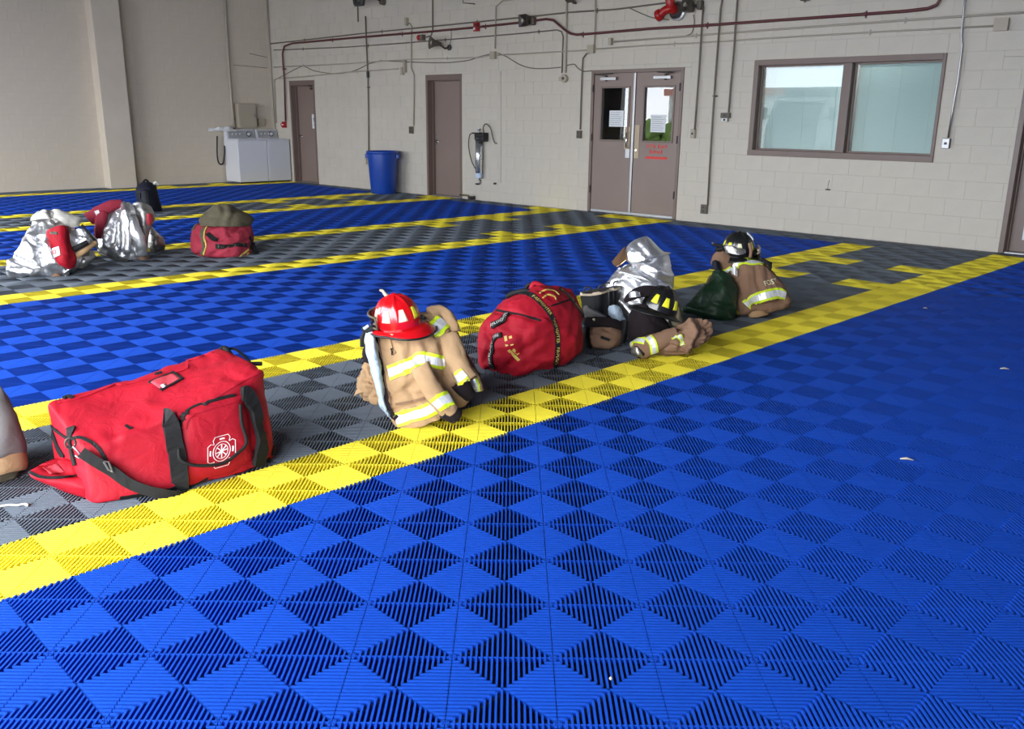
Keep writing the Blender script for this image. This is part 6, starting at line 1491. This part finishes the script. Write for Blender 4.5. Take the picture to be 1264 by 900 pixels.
lump('boot_tip', f2, [[(170,315,.04),(177,314,.1),(184,317,.04)], [(170,320,.04),(177,321,.1),(184,320,.04)]], [-.05, -.05], MT['brown_f'], amp=.004, parent=s2_, origin=O2)
o3 = f2.at(178, 265, -.1); gh = empty('grey_hood', 'dull grey hood with a pinkish visor behind the second silver coat', 'hood', o3)
lump('hood_cloth', f2, [[(162,252,-.12),(170,249,-.04),(180,251,-.04),(188,256,-.12)], [(164,264,-.08),(174,262,.02),(184,263,.0),(191,266,-.1)], [(168,276,-.06),(176,278,.03),(186,277,.0),(190,274,-.08)], [(172,296,-.04),(177,300,.03),(182,298,.0),(184,288,-.08)], [(172,312,-.04),(177,314,.03),(180,312,.0),(182,306,-.08)]], [-.3, -.32, -.3, -.26, -.24], MT['foil_d'], nu=7, nv=7, amp=.010, freq=8, seed=23, parent=gh, origin=o3)
lump('visor', f2, [[(180,266,.01),(184,263,.02),(189,265,-.03)], [(180,272,.02),(184,274,.03),(189,272,-.02)], [(181,277,.01),(185,278,.02),(187,275,-.02)]], [-.06, -.06, -.06], MT['redlin'], amp=.003, parent=gh, origin=o3, floor_=False)
f3 = Fr(192, 312); O3 = f3.o.copy(); g3 = empty('grey_bundle', 'small dull silver bundle on the floor right of the second silver coat', 'bundle', O3)
lump('bundle_cloth', f3, [[(180,282,-.04),(184,280,.0),(190,284,.0),(194,288,-.04)], [(180,292,-.02),(188,291,.06),(196,290,.05),(202,293,-.02)], [(182,302,.0),(190,303,.09),(198,301,.07),(204,300,.0)], [(186,310,.0),(192,312,.05),(198,311,.04),(203,308,.0)]], [-.14, -.18, -.2, -.16], MT['foil_d'], nu=8, nv=8, amp=.012, freq=9, seed=13, parent=g3, origin=O3)
lump('silver_flap', f3, [[(181,276,.0),(185,277,.03),(190,282,.02)], [(184,286,.05),(190,286,.08),(198,291,.05)], [(186,290,.05),(192,291,.08),(199,294,.05)]], [-.03, -.03, -.03], MT['foil'], amp=.005, parent=g3, origin=O3)
# black backpack
f4 = Fr(185, 261); O4 = f4.o.copy(); bp = empty('backpack', 'black backpack standing behind the silver coats near the left wall', 'backpack', O4)
bb4, b4 = lump('pack_body', f4, [[(169,229,-.1),(176,225,.0),(186,225,.02),(193,229,-.08)], [(167,236,-.06),(176,234,.08),(188,234,.1),(195,238,-.04)], [(169,248,-.04),(178,248,.12),(190,248,.13),(198,250,-.02)], [(172,260,-.02),(180,262,.12),(192,262,.12),(201,260,.0)]], [-.3, -.34, -.34, -.3], MT['navyf'], nu=7, nv=8, amp=.006, freq=6, parent=bp, origin=O4)
fp, b4p = lump('front_pocket', f4, [[(172,236,.08),(180,234,.14),(190,237,.1)], [(174,248,.12),(182,248,.2),(192,248,.15)], [(176,258,.12),(184,259,.19),(194,258,.14)]], [.0, .0, .0], MT['navyf'], amp=.004, parent=bp, origin=O4)
for pix in ([(173,238),(174,248),(176,256)], [(181,236),(182,247),(184,256)]): strip('compression_strap', b4p, pix, .03, MT['web'], bp, O4, lift=.01)
MB().tube(cat_rom([f4.at(*p) - O4 for p in [(190,227,.0),(193,225,.02),(196,228,.0)]], 4), .02, MT['cream'], 6).build('white_tag', bp)
MB().tube(cat_rom([f4.at(*p) - O4 for p in [(176,226,-.06),(180,222,-.05),(184,226,-.06)]], 4), .018, MT['web'], 6).build('carry_handle', bp, smooth=True)
# faded red bag with olive hood
f5 = Fr(275, 315); O5 = f5.o.copy(); rb5 = empty('faded_red_bag', 'faded red gear bag with black lettered webbing in the far grey lane', 'bag', O5)
b5o, b5 = lump('bag_body', f5, [[(243,277,-.12),(256,280,.02),(276,280,.06),(296,279,.0),(309,278,-.16)], [(237,286,-.08),(252,290,.10),(276,290,.16),(300,288,.08),(312,286,-.14)], [(235,298,-.04),(252,302,.15),(278,302,.22),(300,300,.12),(313,296,-.12)], [(236,308,-.02),(254,314,.14),(278,316,.20),(300,314,.12),(311,306,-.1)], [(240,311,-.04),(256,319,.08),(280,320,.14),(300,319,.06),(309,311,-.1)]], [-.5, -.55, -.58, -.56, -.5], MT['redbag3'], nu=9, nv=9, amp=.016, freq=5, seed=121, parent=rb5, origin=O5,
     folds=[([(262,285),(276,282),(280,292)], .02, 3), ([(268,296),(285,288),(296,280)], -.025, 2.5), ([(262,315),(280,305),(300,300)], -.015, 2.5), ([(245,290),(250,305),(246,315)], -.02, 3), ([(254,300),(262,310)], .015, 3)])
def RS(nm, pix, w_, m, **k): return strip(nm, b5, pix, w_, MT[m], rb5, O5, **k)
RS('webbing_strap', [(241,272),(239,280),(238,284)], .045, 'olive', lift=.006)
RS('webbing_strap', [(253,281),(250,288),(250,296),(252,304),(249,314)], .055, 'olive', lift=.006)
RS('yellow_edging', [(256,280),(253,287),(253,296),(255,304),(252,314)], .012, 'goldtxt', lift=.012)
wa = RS('side_handle', [(257,289),(262,294),(268,297)], .05, 'web', lift=.012)
wb = RS('side_handle', [(266,304),(280,304),(292,302),(304,303)], .045, 'web', lift=.012)
surf_text('FIREFIGHTER', b5, [(268,304),(280,304),(292,302),(302,303)], .03, MT['grille'], wb, O5, lift=.02)
RS('gold_chevron', [(291,320),(299,314),(307,308)], .02, 'goldtxt', lift=.003); RS('gold_chevron', [(298,320),(303,316),(307,312)], .02, 'goldtxt', lift=.003)
RS('webbing_strap', [(308,292),(310,300),(309,308)], .04, 'web', lift=.006)
sleeve('hanging_strap', f5, [(311,300,-.05),(314,308,-.05),(319,315,-.08)], (.03, .02), MT['web'], rb5, O5, 3, .003)
oo = f5.at(280, 268, -.1); oh = empty('olive_hood', 'olive canvas coat bundled on top of the faded red bag', 'coat', oo)
lump('canvas', f5, [[(260,256,-.14),(268,252,-.06),(282,252,-.06),(292,257,-.16)], [(252,263,-.1),(268,262,.05),(288,262,.07),(307,264,-.14)], [(246,271,-.06),(262,274,.08),(288,274,.10),(313,271,-.16)], [(247,279,-.04),(264,280,.10),(288,280,.12),(310,279,-.14)]], [-.34, -.42, -.48, -.44], MT['olive'], nu=8, nv=8, amp=.014, freq=6, seed=131, parent=oh, origin=oo, floor_=False,
     folds=[([(276,256),(275,266),(270,278)], -.02, 3), ([(290,260),(288,270),(284,279)], -.015, 3)])
# crumbs and leaf bits on the tiles
MT['crumb'] = mat('dry_leaf', (0.45, 0.40, 0.33), 0.9)
for lb, px, py, s in (('small pale crumb on the blue tiles below the window lane', 1142, 381, .030), ('thin pale scrap on the blue tiles near the right edge', 1240, 456, .05), ('thin pale scrap on the blue tiles right of centre', 1119, 568, .055), ('tiny pale crumb at a tile corner, bottom centre', 754, 840, .007)):
    p = on_floor(px, py) + Vector((0, 0, .004)); mb = MB(); mb.tube([(-s * .5, 0, 0), (0, s * .08, .003), (s * .5, -s * .1, 0)], [.003, .006, .002], MT['crumb'], 6)
    o = mb.build('crumb', smooth=True); o.location = p; o.rotation_euler = (0, 0, .6); tag(o, lb, 'debris')
